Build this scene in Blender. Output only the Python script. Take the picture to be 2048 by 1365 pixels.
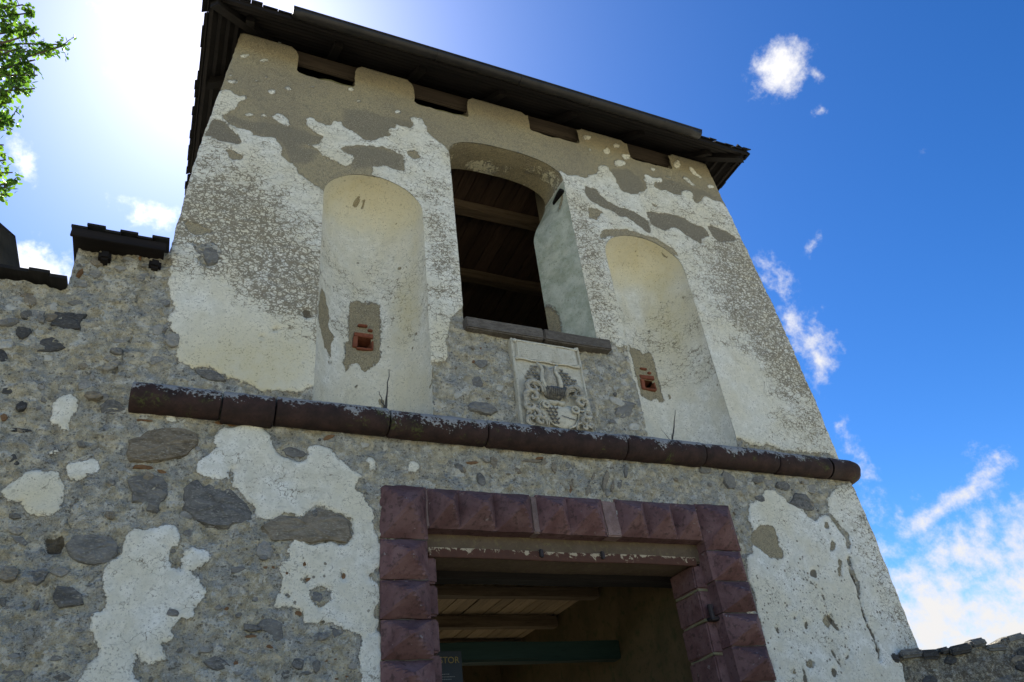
# Gate tower of a hill castle seen from below: rubble and lime-plaster front, diamond-cut red stone portal
import bpy, bmesh, math, random
import numpy as np
from mathutils import Vector, Matrix

# ------------------------------------------------------------------ scene, camera, sky, sun, exposure
for o in list(bpy.data.objects): bpy.data.objects.remove(o)
S = bpy.context.scene
COL = S.collection
S.render.engine = 'CYCLES'
S.view_settings.view_transform = 'Standard'
S.view_settings.look = 'None'
S.view_settings.gamma = 1.0
S.view_settings.exposure = EXPOSURE = 1.80

YAW, PITCH, ROLL = (math.radians(a) for a in (27.355, 34.375, -7.496))
fw = Vector((math.sin(YAW)*math.cos(PITCH), math.cos(YAW)*math.cos(PITCH), math.sin(PITCH)))
rt = Vector((math.cos(YAW), -math.sin(YAW), 0)); up = rt.cross(fw)
rt2 = rt*math.cos(ROLL)+up*math.sin(ROLL); up2 = up*math.cos(ROLL)-rt*math.sin(ROLL)
cam = bpy.data.cameras.new('camera'); camo = bpy.data.objects.new('camera', cam); COL.objects.link(camo)
cam.sensor_width = 36; cam.lens = 26.183; cam.clip_start = 0.05; cam.clip_end = 4000
camo.matrix_world = Matrix(((rt2.x, up2.x, -fw.x, 0), (rt2.y, up2.y, -fw.y, -5.2), (rt2.z, up2.z, -fw.z, 1.6), (0, 0, 0, 1)))
S.camera = camo
S.cycles.max_bounces = 6; S.cycles.diffuse_bounces = 4; S.cycles.glossy_bounces = 2; S.cycles.transmission_bounces = 3; S.cycles.caustics_reflective = False; S.cycles.caustics_refractive = False

SUN_EL, SUN_AZ = math.radians(55.6), math.radians(-3.6)       # azimuth from +Y towards +X: behind the roof
sund = Vector((math.sin(SUN_AZ)*math.cos(SUN_EL), math.cos(SUN_AZ)*math.cos(SUN_EL), math.sin(SUN_EL)))
sl = bpy.data.lights.new('sun', 'SUN'); sl.energy = 5.0; sl.angle = math.radians(0.53); sl.color = (1.0, 0.95, 0.87)
so = bpy.data.objects.new('sun', sl); COL.objects.link(so)
so.rotation_euler = (-sund).to_track_quat('-Z', 'Y').to_euler()

CRK = [(0.09,6.59,0.46,0.49,0.75),(0.53,5.96,0.38,0.4,0.8),(0.71,5.75,0.25,0.33,0.7),(-0.04,6.25,0.36,0.35,0.6),(0.29,4.92,0.55,0.41,-0.75),(0.03,5.35,0.3,0.29,-0.35),(1.64,7.7,0.44,0.39,0.1),(2.03,6.73,0.16,0.83,0.35),(3.78,6.89,0.27,0.93,0.35),(5.99,7.26,0.51,0.62,0.7),(6.18,6.52,0.67,0.65,0.85),(6.23,5.88,0.48,0.59,0.6),(5.35,5.42,0.43,0.6,-0.45),(6.04,5.08,0.45,0.33,0.2),(4.89,8.16,0.97,0.58,0.0),(0.03,7.73,0.36,0.58,-0.1)]
YEL = [(0.29,4.92,0.52,0.37,1),(0.73,5.28,0.24,0.41,0.5),(1.97,5.55,0.15,0.34,0.6),(3.97,5.72,0.25,0.39,0.3),(5.09,4.68,0.52,0.23,0.4),(0.14,6.6,0.42,0.49,0.3),(-0.86,3.77,0.22,0.2,0.6),(0.94,4.12,0.22,0.17,0.35),(1.13,3.89,0.23,0.24,0.25),(5.19,4.1,0.25,0.32,0.5),(4.46,4.62,0.61,0.17,0.4),(0.63,4.43,0.44,0.13,0.3)]
PIT = [(5.28,3.29,0.42,0.32,0.8),(5.46,2.9,0.36,0.3,1),(4.91,2.94,0.34,0.34,0.8),(6.07,3.79,0.41,0.31,0.3),(5.23,3.76,0.25,0.3,0.3),(1.01,3.19,0.24,0.24,0.35),(0.86,2.75,0.25,0.18,0.3),(6.36,3.07,0.27,0.33,1),(6.45,3.6,0.21,0.31,0.7)]
CLOUDS = [[0.586,0.346,0.7327,0.239,-0.9378,0.2517,0.0191,0.7743,0.0276,-0.6322,0.0149,1.6],[0.6182,0.3284,0.7141,0.7267,0.1074,-0.6785,0.0236,-0.2995,0.9384,-0.1723,0.0106,0.75],[0.6342,0.355,0.6869,0.5926,-0.7938,-0.1369,0.0118,0.4966,0.4939,-0.7137,0.0075,0.75],[0.6721,0.4637,0.5772,0.147,-0.8476,0.5098,0.0237,0.7257,-0.2578,-0.6378,0.0106,0.75],[0.6536,0.513,0.5565,0.5157,0.2363,-0.8235,0.0438,-0.554,0.8252,-0.1101,0.0213,0.85],[0.6716,0.5371,0.5105,0.4817,0.207,-0.8515,0.031,-0.563,0.8178,-0.1197,0.0174,0.85],[0.7026,0.5436,0.4592,0.2883,0.3726,-0.8821,0.0369,-0.6506,0.7521,0.1051,0.0209,1.1],[0.735,0.5694,0.3682,0.3707,0.1172,-0.9213,0.0692,-0.5678,0.8136,-0.1249,0.0231,0.65],[0.797,0.5403,0.27,0.4501,-0.8293,0.3311,0.104,0.4028,-0.1424,-0.9041,0.0131,1.0],[0.8061,0.578,0.1269,0.5617,-0.8149,0.143,0.1909,0.1861,-0.044,-0.9816,0.0754,1.45],[-0.0897,0.5781,0.811,0.8144,-0.4262,0.3939,0.0496,0.5734,0.6958,-0.4325,0.0882,1.0],[-0.145,0.5723,0.8071,0.9483,-0.1525,0.2785,0.0297,0.2825,0.8057,-0.5206,0.0198,0.8],[-0.207,0.7031,0.6803,0.4711,0.6811,-0.5605,0.0354,-0.8575,0.2045,-0.4722,0.0131,0.8],[-0.0801,0.7324,0.6761,0.9967,0.0492,0.0647,0.0479,0.0142,0.6791,-0.7339,0.0181,0.85],[-0.1796,0.7822,0.5965,0.9753,0.2206,0.0044,0.0478,-0.1282,0.5826,-0.8026,0.021,1.15]]
world = bpy.data.worlds.new('World'); S.world = world; world.use_nodes = True
world.cycles.sampling_method = 'MANUAL'; world.cycles.sample_map_resolution = 512
def build_world():
    nt = world.node_tree; N = nt.nodes; L = nt.links; N.clear()
    def n(t, **k):
        x = N.new(t)
        for a, b in k.items(): setattr(x, a, b)
        return x
    def math_(op, a, b=None, c=None, clamp=False):
        x = n('ShaderNodeMath', operation=op, use_clamp=clamp)
        for i, v in enumerate((a, b, c)):
            if v is None: continue
            if isinstance(v, (int, float)): x.inputs[i].default_value = v
            else: L.new(v, x.inputs[i])
        return x.outputs[0]
    out = n('ShaderNodeOutputWorld'); bg = n('ShaderNodeBackground'); L.new(bg.outputs[0], out.inputs[0])
    sky = n('ShaderNodeTexSky', sky_type='NISHITA', sun_disc=False, sun_elevation=SUN_EL, sun_rotation=SUN_AZ, altitude=700, air_density=1.0, dust_density=0.78, ozone_density=3.0)
    tc = n('ShaderNodeTexCoord'); d = tc.outputs['Generated']
    noi = n('ShaderNodeTexNoise'); noi.inputs['Scale'].default_value = 13; noi.inputs['Detail'].default_value = 5; noi.inputs['Roughness'].default_value = .6; noi.inputs['Distortion'].default_value = .35
    L.new(d, noi.inputs['Vector'])
    noi2 = n('ShaderNodeTexNoise'); noi2.inputs['Scale'].default_value = 55; noi2.inputs['Detail'].default_value = 5; noi2.inputs['Roughness'].default_value = .65
    L.new(d, noi2.inputs['Vector'])
    def dot(v):
        x = n('ShaderNodeVectorMath', operation='DOT_PRODUCT'); L.new(d, x.inputs[0]); x.inputs[1].default_value = v; return x.outputs['Value']
    acc = None
    for c in CLOUDS:
        cc, e1, s1, e2, s2, w = c[0:3], c[3:6], c[6], c[7:10], c[10], c[11]
        k = math_('MAXIMUM', dot(cc), .05)
        a = math_('DIVIDE', dot([v/s1 for v in e1]), k); b = math_('DIVIDE', dot([v/s2 for v in e2]), k)
        r = math_('SQRT', math_('ADD', math_('MULTIPLY', a, a), math_('MULTIPLY', b, b)))
        m = math_('MULTIPLY_ADD', r, -.55, w)
        acc = m if acc is None else math_('MAXIMUM', acc, m)
    acc = math_('MAXIMUM', acc, -.2)
    # thin fair-weather cloud over the rest of the sky
    gen = n('ShaderNodeTexNoise'); gen.inputs['Scale'].default_value = 2.6; gen.inputs['Detail'].default_value = 2
    L.new(d, gen.inputs['Vector'])
    nn = math_('ADD', math_('MULTIPLY', math_('SUBTRACT', noi.outputs[0], .5), 1.9), math_('MULTIPLY', math_('SUBTRACT', noi2.outputs[0], .5), 1.5))
    den = math_('ADD', acc, nn)
    mr = n('ShaderNodeMapRange', interpolation_type='SMOOTHSTEP'); L.new(den, mr.inputs[0]); mr.inputs[1].default_value = .30; mr.inputs[2].default_value = 1.35
    mg = n('ShaderNodeMapRange', interpolation_type='SMOOTHSTEP'); L.new(math_('ADD', gen.outputs[0], math_('MULTIPLY', nn, .12)), mg.inputs[0]); mg.inputs[1].default_value = .60; mg.inputs[2].default_value = .78
    cover = math_('MAXIMUM', mr.outputs[0], math_('MULTIPLY', mg.outputs[0], .6))
    # cloud radiance: white, lit by the same sun; brighter towards it
    sd = dot(list(sund)); fwd = math_('POWER', math_('MAXIMUM', sd, 0.0), 6.0)
    cv = math_('MULTIPLY_ADD', fwd, 5.0, 5.2)
    cc = n('ShaderNodeCombineColor'); L.new(cv, cc.inputs[0]); L.new(math_('MULTIPLY', cv, .985), cc.inputs[1]); L.new(math_('MULTIPLY', cv, .98), cc.inputs[2])
    mx = n('ShaderNodeMix', data_type='RGBA'); L.new(cover, mx.inputs[0]); gm = n('ShaderNodeGamma'); L.new(sky.outputs[0], gm.inputs[0]); gm.inputs[1].default_value = 1.5; hs = n('ShaderNodeHueSaturation'); hs.inputs['Saturation'].default_value = 1.14; hs.inputs['Value'].default_value = .515; L.new(gm.outputs[0], hs.inputs['Color']); L.new(hs.outputs[0], mx.inputs[6]); L.new(cc.outputs[0], mx.inputs[7])
    L.new(mx.outputs[2], bg.inputs[0]); bg.inputs[1].default_value = 0.05
build_world()

# ------------------------------------------------------------------ helpers
def tag(o, label=None, cat=None, group=None, kind=None):
    if label: o['label'] = label
    if cat: o['category'] = cat
    if group: o['group'] = group
    if kind: o['kind'] = kind
    return o
def empty(name, loc=(0, 0, 0)):
    o = bpy.data.objects.new(name, None); o.location = loc; o.empty_display_size = .2; COL.objects.link(o); return o
def link(name, me, mat=None, parent=None, loc=None, rot=None, smooth=False):
    if mat is not None and not me.materials: me.materials.append(mat)
    if smooth: me.polygons.foreach_set('use_smooth', [True]*len(me.polygons))
    o = bpy.data.objects.new(name, me); COL.objects.link(o)
    if parent is not None: o.parent = parent
    if loc is not None: o.location = loc
    if rot is not None: o.rotation_euler = rot
    return o
def mesh(name, v, f):
    me = bpy.data.meshes.new(name); me.from_pydata([tuple(map(float, p)) for p in v], [], f); me.update(); return me
def box_data(x0, x1, y0, y1, z0, z1):
    v = [(x0,y0,z0),(x1,y0,z0),(x1,y1,z0),(x0,y1,z0),(x0,y0,z1),(x1,y0,z1),(x1,y1,z1),(x0,y1,z1)]
    f = [(0,3,2,1),(4,5,6,7),(0,1,5,4),(1,2,6,5),(2,3,7,6),(3,0,4,7)]
    return v, f
def boxes(name, lst):
    V, F = [], []
    for b in lst:
        v, f = box_data(*b); k = len(V); V += v; F += [tuple(i+k for i in q) for q in f]
    return mesh(name, V, F)
def rough_box(name, x0, x1, y0, y1, z0, z1, bevel=.012, seed=0, wob=.006, seg=2, cuts=None):
    """bevelled, slightly uneven beam or stone"""
    bm = bmesh.new(); bmesh.ops.create_cube(bm, size=1)
    for w in bm.verts: w.co = Vector(((x0+x1)/2+w.co.x*(x1-x0), (y0+y1)/2+w.co.y*(y1-y0), (z0+z1)/2+w.co.z*(z1-z0)))
    ax = max(range(3), key=lambda i: (x1-x0, y1-y0, z1-z0)[i])
    ed = [e for e in bm.edges if abs((e.verts[0].co-e.verts[1].co)[ax]) > 1e-6]
    bmesh.ops.subdivide_edges(bm, edges=ed, cuts=cuts or max(1, int(max(x1-x0, y1-y0, z1-z0)/.3)))
    bmesh.ops.bevel(bm, geom=[e for e in bm.edges if len(e.link_faces) == 2 and e.calc_face_angle(0) > .5], offset=bevel, segments=seg, affect='EDGES')
    r = random.Random(seed)
    ph = [r.uniform(0, 6.3) for _ in range(9)]
    for w in bm.verts:
        c = w.co
        w.co = c + Vector((math.sin(c.y*9+c.z*7+ph[0])*.6+math.sin(c.z*23+c.y*19+ph[1])*.4, math.sin(c.x*5+c.z*8+ph[2])*.6+math.sin(c.x*21+ph[3])*.4, math.sin(c.x*4.3+c.y*6+ph[4])*.6+math.sin(c.x*17+c.y*13+ph[5])*.4))*wob
    me = bpy.data.meshes.new(name); bm.to_mesh(me); bm.free(); return me
def tube(name, pts, rads, n=8, cap=True):
    V, F = [], []; pts = [Vector(p) for p in pts]
    for i, p in enumerate(pts):
        t = (pts[min(i+1, len(pts)-1)]-pts[max(i-1, 0)]).normalized()
        a = t.cross(Vector((.31, .17, .93)))
        if a.length < .05: a = t.cross(Vector((1, 0, 0)))
        a.normalize(); b = t.cross(a)
        for k in range(n):
            g = 2*math.pi*k/n; V.append(p+(a*math.cos(g)+b*math.sin(g))*rads[i])
    for i in range(len(pts)-1):
        for k in range(n):
            F.append((i*n+k, i*n+(k+1) % n, (i+1)*n+(k+1) % n, (i+1)*n+k))
    if cap: F += [tuple(range(n))[::-1], tuple((len(pts)-1)*n+k for k in range(n))]
    return V, F
# numpy value noise
_rs = np.random.RandomState(7); _PERM = _rs.permutation(512); _VAL = _rs.rand(512)
def vnoise(x, y, seed=0):
    x = np.asarray(x, float)+seed*17.31; y = np.asarray(y, float)+seed*9.77
    xi = np.floor(x).astype(int); yi = np.floor(y).astype(int); xf = x-xi; yf = y-yi
    u = xf*xf*xf*(xf*(xf*6-15)+10); v = yf*yf*yf*(yf*(yf*6-15)+10)
    h = lambda a, b: _VAL[_PERM[(_PERM[a & 511]+b) & 511]]
    return (h(xi, yi)*(1-u)+h(xi+1, yi)*u)*(1-v)+(h(xi, yi+1)*(1-u)+h(xi+1, yi+1)*u)*v
def fbm(x, y, o=4, seed=0, g=.5):
    s = 0; a = 1; t = 0
    for i in range(o):
        s = s+a*vnoise(np.asarray(x)*2**i, np.asarray(y)*2**i, seed+i*3); t += a; a *= g
    return s/t-.5
def inpoly(X, Z, P):
    c = np.zeros(X.shape, bool); n = len(P)
    for i in range(n):
        x0, z0 = P[i]; x1, z1 = P[i-1]
        if z0 == z1: continue
        c ^= ((z0 > Z) != (z1 > Z)) & (X < (x1-x0)*(Z-z0)/(z1-z0)+x0)
    return c
def sdist(X, Z, P):
    """signed distance (inside < 0) and nearest points on the outline P"""
    best = np.full(X.shape, 1e9); nx = X.copy(); nz = Z.copy(); n = len(P)
    for i in range(n):
        ax, az = P[i-1]; bx, bz = P[i]; dx, dz = bx-ax, bz-az; l2 = dx*dx+dz*dz
        if l2 < 1e-12: continue
        t = np.clip(((X-ax)*dx+(Z-az)*dz)/l2, 0, 1); px = ax+t*dx; pz = az+t*dz; d = np.hypot(X-px, Z-pz)
        m = d < best; best[m] = d[m]; nx[m] = px[m]; nz[m] = pz[m]
    best[inpoly(X, Z, P)] *= -1
    return best, nx, nz
def blur(a, s):
    r = int(3*s)+1; k = np.exp(-.5*(np.arange(-r, r+1)/s)**2); k /= k.sum()
    for ax in (0, 1):
        p = np.pad(a, [(r, r) if i == ax else (0, 0) for i in (0, 1)], mode='edge')
        a = sum(k[j]*(p[j:j+a.shape[0], :] if ax == 0 else p[:, j:j+a.shape[1]]) for j in range(2*r+1))
    return a
def field(X, Z, rows):
    s = np.zeros(X.shape)
    for x, z, a, b, v in rows: s += v*np.exp(-1.2*(((X-x)/a)**2+((Z-z)/b)**2))
    return s

# ------------------------------------------------------------------ materials
def mat_base(name):
    m = bpy.data.materials.new(name); m.use_nodes = True; nt = m.node_tree; nt.nodes.clear()
    o = nt.nodes.new('ShaderNodeOutputMaterial'); b = nt.nodes.new('ShaderNodeBsdfPrincipled'); nt.links.new(b.outputs[0], o.inputs[0])
    b.inputs['Specular IOR Level'].default_value = .25
    return m, nt, b
class NG:
    """small node-graph helper"""
    def __init__(s, nt): s.nt = nt
    def n(s, t, **k):
        x = s.nt.nodes.new(t)
        for a, b in k.items(): setattr(x, a, b)
        return x
    def put(s, v, sock):
        if v is None: return
        if hasattr(v, 'is_linked') or hasattr(v, 'links'): s.nt.links.new(v, sock)
        elif isinstance(v, (tuple, list)): sock.default_value = tuple(v)+((1,) if len(v) == 3 and sock.type == 'RGBA' else ())
        else: sock.default_value = v
    def m(s, op, a, b=None, c=None, clamp=False):
        x = s.n('ShaderNodeMath', operation=op, use_clamp=clamp)
        for i, v in enumerate((a, b, c)): s.put(v, x.inputs[i])
        return x.outputs[0]
    def ss(s, v, lo, hi, a=0., b=1.):
        x = s.n('ShaderNodeMapRange', interpolation_type='SMOOTHSTEP')
        for i, w in enumerate((v, lo, hi, a, b)): s.put(w, x.inputs[i])
        return x.outputs[0]
    def mix(s, f, a, b):
        x = s.n('ShaderNodeMix', data_type='RGBA'); s.put(f, x.inputs[0]); s.put(a, x.inputs[6]); s.put(b, x.inputs[7]); return x.outputs[2]
    def noise(s, vec, scale, detail=4, rough=.55, dist=0., col=False):
        x = s.n('ShaderNodeTexNoise'); s.put(vec, x.inputs['Vector']); x.inputs['Scale'].default_value = scale; x.inputs['Detail'].default_value = detail
        x.inputs['Roughness'].default_value = rough; x.inputs['Distortion'].default_value = dist
        return x.outputs['Color' if col else 0]
    def vor(s, vec, scale, feature='F1', out='Distance', rnd=1.):
        x = s.n('ShaderNodeTexVoronoi', feature=feature); s.put(vec, x.inputs['Vector']); x.inputs['Scale'].default_value = scale; x.inputs['Randomness'].default_value = rnd
        return x.outputs[out]
    def vm(s, op, a, b=None, sc=None):
        x = s.n('ShaderNodeVectorMath', operation=op); s.put(a, x.inputs[0])
        if b is not None: s.put(b, x.inputs[1])
        if sc is not None: s.put(sc, x.inputs['Scale'])
        return x.outputs[0]
    def attr(s, name):
        x = s.n('ShaderNodeAttribute', attribute_name=name); return x.outputs['Fac']
    def bump(s, h, strength, dist, b):
        x = s.n('ShaderNodeBump'); s.put(h, x.inputs['Height']); x.inputs['Strength'].default_value = strength; x.inputs['Distance'].default_value = dist
        s.nt.links.new(x.outputs[0], b.inputs['Normal'])
    def pos(s): return s.n('ShaderNodeNewGeometry').outputs['Position']
    def obj(s): return s.n('ShaderNodeTexCoord').outputs['Object']
    def rnd(s): return s.n('ShaderNodeObjectInfo').outputs['Random']
    def sep(s, v):
        x = s.n('ShaderNodeSeparateXYZ'); s.put(v, x.inputs[0]); return x.outputs

def wall_material():
    m, nt, b = mat_base('lime_plaster_and_rubble'); g = NG(nt); P = g.pos()
    wa, wb, tone, crk, yel, pit, dk = (g.attr(k) for k in ('wa', 'wb', 'tone', 'crk', 'yel', 'pit', 'dk'))
    n5 = g.noise(P, 1.7, 3); n14 = g.noise(P, 13, 4, .6); n40 = g.noise(P, 38, 3, .6); n120 = g.noise(P, 120, 2, .6); n300 = g.noise(P, 260, 1, .6)
    edge = g.m('ADD', g.m('MULTIPLY', g.m('SUBTRACT', n14, .5), .75), g.m('ADD', g.m('MULTIPLY', g.m('SUBTRACT', n40, .5), .85), g.m('MULTIPLY', g.m('SUBTRACT', n120, .5), .5)))
    ma = g.ss(g.m('ADD', wa, edge), .45, .55); mb = g.ss(g.m('ADD', wb, edge), .45, .55)
    # rough mortar with grit; dark gaps, holes and specks imitate relief shade
    n6 = g.noise(P, 6.5, 3, .62, .6)
    cC = g.mix(g.ss(n14, .34, .66), (.33, .29, .20), (.62, .555, .41))
    cC = g.mix(g.ss(n6, .44, .60), cC, g.mix(n40, (.25, .25, .225), (.50, .485, .43)))
    cC = g.mix(g.m('MULTIPLY', g.ss(g.noise(P, 9.5, 4, .7, .5), .53, .60), .85), cC, g.mix(n40, (.52, .49, .41), (.74, .71, .62)))
    vcol = g.vor(P, 40, out='Color'); vr = g.sep(vcol)[0]; vd = g.vor(P, 40)
    grit = g.m('MULTIPLY', g.ss(vd, .46, .25), g.ss(vr, .60, .66))
    cC = g.mix(g.m('MULTIPLY', grit, .8), cC, g.mix(g.sep(vcol)[1], (.085, .08, .075), (.50, .47, .40)))
    wp = g.vm('ADD', P, g.vm('SCALE', g.vm('SUBTRACT', g.noise(P, 22, 2, col=True), (.5, .5, .5)), sc=.05)); wp = g.vm('MULTIPLY', wp, (1., 1., 1.45))
    ce = g.vor(wp, 15, 'DISTANCE_TO_EDGE'); ccol = g.vor(wp, 15, out='Color'); cs = g.sep(ccol)
    chip = g.m('MULTIPLY', g.ss(g.m('ADD', ce, g.m('MULTIPLY', g.m('SUBTRACT', n120, .5), .12)), .07, .13), g.ss(g.m('ADD', cs[0], g.m('MULTIPLY', g.m('SUBTRACT', n6, .5), .9)), .56, .60))
    cch = g.mix(g.ss(cs[1], .3, .6), g.mix(n40, (.13, .125, .115), (.27, .26, .235)), g.mix(cs[2], g.mix(n40, (.36, .31, .21), (.56, .51, .40)), g.mix(n40, (.20, .12, .07), (.52, .50, .44))))
    cC = g.mix(g.m('MULTIPLY', chip, .28), cC, cch)
    gap = g.m('MULTIPLY', g.m('SUBTRACT', 1.0, g.ss(ce, .0, .05)), g.ss(cs[0], .45, .6)); cC = g.mix(g.m('MULTIPLY', gap, .22), cC, (.075, .062, .042))
    hole = g.ss(g.m('ADD', g.noise(g.vm('MULTIPLY', P, (1., 1., 1.6)), 34, 3, .7), g.m('MULTIPLY', g.m('SUBTRACT', n6, .5), .35)), .60, .66)
    cC = g.mix(g.m('MULTIPLY', hole, .7), cC, (.075, .062, .042))
    cC = g.mix(g.m('MULTIPLY', g.ss(n120, .58, .70), .6), cC, (.09, .078, .056))
    cC = g.mix(g.m('MULTIPLY', g.ss(n120, .44, .34), .5), cC, (.55, .51, .41))
    # smooth grey-brown repair mortar
    cB = g.mix(tone, g.mix(g.ss(n5, .35, .65), (.33, .275, .175), (.41, .34, .20)), (.20, .175, .13))
    cB = g.mix(g.m('MULTIPLY', g.ss(n40, .42, .66), .5), cB, (.20, .175, .125))
    cB = g.mix(g.m('MULTIPLY', g.ss(n300, .52, .66), .8), cB, (.10, .085, .06))
    cB = g.mix(g.m('MULTIPLY', g.ss(n14, .5, .72), .45), cB, (.155, .14, .105))
    cB = g.mix(g.m('MULTIPLY', g.ss(n120, .54, .66), .6), cB, (.50, .44, .31))
    cB = g.mix(g.m('MULTIPLY', g.ss(n120, .44, .34), .75), cB, (.115, .098, .07))
    # white lime plaster with crackle
    cA = g.mix(g.ss(n14, .3, .7), (.64, .62, .535), (.83, .81, .735))
    cA = g.mix(g.m('MULTIPLY', g.ss(n5, .38, .64), .6), cA, (.68, .615, .45))
    cA = g.mix(g.m('MULTIPLY', g.ss(n40, .52, .72), .45), cA, (.43, .415, .36))
    cA = g.mix(g.m('MULTIPLY', g.ss(g.noise(P, 3.1, 4, .7, .8), .55, .70), .40), cA, (.45, .41, .31))
    cA = g.mix(g.m('MULTIPLY', g.m('MAXIMUM', yel, 0.0), g.ss(n14, .25, .6, .45, .95)), cA, (.62, .55, .36))
    cA = g.mix(g.m('MULTIPLY', g.m('MAXIMUM', g.m('MULTIPLY', yel, -1.0), 0.0), g.ss(n14, .2, .7, .7, 1.0)), cA, g.mix(g.ss(g.noise(P, 7, 4, .65), .35, .65), (.27, .31, .22), (.50, .525, .42)))
    warp = g.vm('ADD', P, g.vm('SCALE', g.vm('SUBTRACT', g.noise(P, 16, 3, col=True), (.5, .5, .5)), sc=.085))
    warp = g.vm('MULTIPLY', warp, (1.0, 1.0, 1.6))
    e1 = g.vor(warp, 12, 'DISTANCE_TO_EDGE'); e2 = g.vor(g.vm('ADD', warp, (3.1, 1.7, 5.2)), 21, 'DISTANCE_TO_EDGE')
    sev = g.m('ADD', crk, g.m('MULTIPLY', g.m('SUBTRACT', g.noise(g.vm('MULTIPLY', P, (1., 1., 1.5)), 3.6, 4, .65), .5), 1.7))
    sev = g.m('MINIMUM', g.m('MULTIPLY', sev, g.ss(crk, .0, .12)), .78)
    w1 = g.m('MAXIMUM', g.m('MULTIPLY', g.m('SUBTRACT', sev, .04), .085), 0.0); w2 = g.m('MAXIMUM', g.m('MULTIPLY', g.m('SUBTRACT', sev, .34), .20), 0.0)
    def line(e, w): return g.m('MULTIPLY', g.m('SUBTRACT', 1.0, g.ss(g.m('SUBTRACT', e, w), -.02, .02)), g.ss(w, .0, .02))
    crack = g.m('MAXIMUM', line(e1, w1), line(e2, w2))
    flk = g.ss(g.m('ADD', g.noise(g.vm('MULTIPLY', P, (1., 1., 1.9)), 24, 3, .65, .5), g.m('MULTIPLY', sev, .16)), .665, .70)
    crack = g.m('MAXIMUM', crack, g.m('MULTIPLY', flk, g.ss(crk, .1, .3)))
    cA = g.mix(g.m('MULTIPLY', crack, .86), cA, g.mix(n14, (.13, .105, .07), (.23, .19, .125)))
    # pits and pin holes
    pd = g.vor(P, 26); pr = g.sep(g.vor(P, 26, out='Color'))[0]
    pits = g.m('MULTIPLY', g.m('SUBTRACT', 1.0, g.ss(pd, g.m('MULTIPLY_ADD', pr, .22, .04), g.m('MULTIPLY_ADD', pr, .24, .12))), g.ss(g.m('ADD', pr, g.m('MULTIPLY', pit, .75)), .95, 1.05))
    pd2 = g.vor(g.vm('ADD', P, (7., 3., 1.)), 55); pits2 = g.m('MULTIPLY', g.m('SUBTRACT', 1.0, g.ss(pd2, .12, .26)), g.ss(pit, .3, .9))
    pin = g.m('MULTIPLY', g.ss(g.noise(g.vm('ADD', P, (4., 2., 9.)), 70, 2, .75), .575, .64), g.ss(n14, .34, .6))
    pits = g.m('MAXIMUM', g.m('MAXIMUM', pits, g.m('MULTIPLY', pits2, .8)), g.m('MULTIPLY', pin, .7))
    cA = g.mix(g.m('MULTIPLY', pits, .85), cA, (.15, .125, .09))
    col = g.mix(ma, g.mix(mb, cC, cB), cA)
    # thin dark brown rim where a plaster sheet breaks off
    av = g.m('ADD', wa, edge); rim = g.m('MULTIPLY', g.ss(av, .30, .46), g.m('SUBTRACT', 1.0, g.ss(av, .46, .5)))
    col = g.mix(g.m('MULTIPLY', rim, .45), col, (.15, .115, .07))
    dkm = g.ss(g.m('ADD', dk, g.m('MULTIPLY', edge, .6)), .4, .6)
    col = g.mix(g.m('MULTIPLY', dkm, .9), col, (.10, .08, .055))
    nt.links.new(col, b.inputs['Base Color']); b.inputs['Roughness'].default_value = .93
    hC = g.m('ADD', g.m('MULTIPLY', n40, 1.2), g.m('ADD', g.m('MULTIPLY', n120, .5), g.m('MULTIPLY', chip, .08)))
    hA = g.m('ADD', 1.05, g.m('MULTIPLY', n120, .22))
    mf2 = g.n('ShaderNodeMix', data_type='FLOAT'); g.put(g.m('MAXIMUM', ma, mb), mf2.inputs[0]); g.put(hC, mf2.inputs[2]); g.put(hA, mf2.inputs[3])
    g.bump(mf2.outputs[0], 1.0, .028, b)
    return m
def stone_material(name, c1, c2, c3, scale=18, lich=None, streak=0., rough=.85, bump=.6):
    m, nt, b = mat_base(name); g = NG(nt); P = g.pos(); r = g.rnd()
    Q = g.vm('ADD', P, g.vm('SCALE', (1., 1.7, .6), sc=r))
    if streak: Q = g.vm('MULTIPLY', Q, (1., 1., 1.+streak))
    n1 = g.noise(Q, scale, 6, .62, .4); n2 = g.noise(Q, scale*4.5, 4, .6); n3 = g.noise(P, scale*16, 2)
    c = g.mix(g.ss(n1, .3, .7), c1, c2); c = g.mix(g.m('MULTIPLY', g.ss(n2, .5, .7), .8), c, c3)
    c = g.mix(g.m('MULTIPLY', r, .35), c, c3)
    c = g.mix(g.m('MULTIPLY', g.ss(n3, .6, .75), .5), c, tuple(v*.45 for v in c1))
    if lich:
        l = g.ss(g.m('ADD', g.noise(P, 11, 6, .68), g.m('MULTIPLY', g.noise(P, 60, 3), .3)), lich[1], lich[1]+.06)
        c = g.mix(g.m('MULTIPLY', l, .85), c, lich[0])
    nt.links.new(c, b.inputs['Base Color']); b.inputs['Roughness'].default_value = rough
    g.bump(g.m('ADD', n1, g.m('ADD', g.m('MULTIPLY', n2, .5), g.m('MULTIPLY', n3, .18))), bump, .012, b)
    return m
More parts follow.
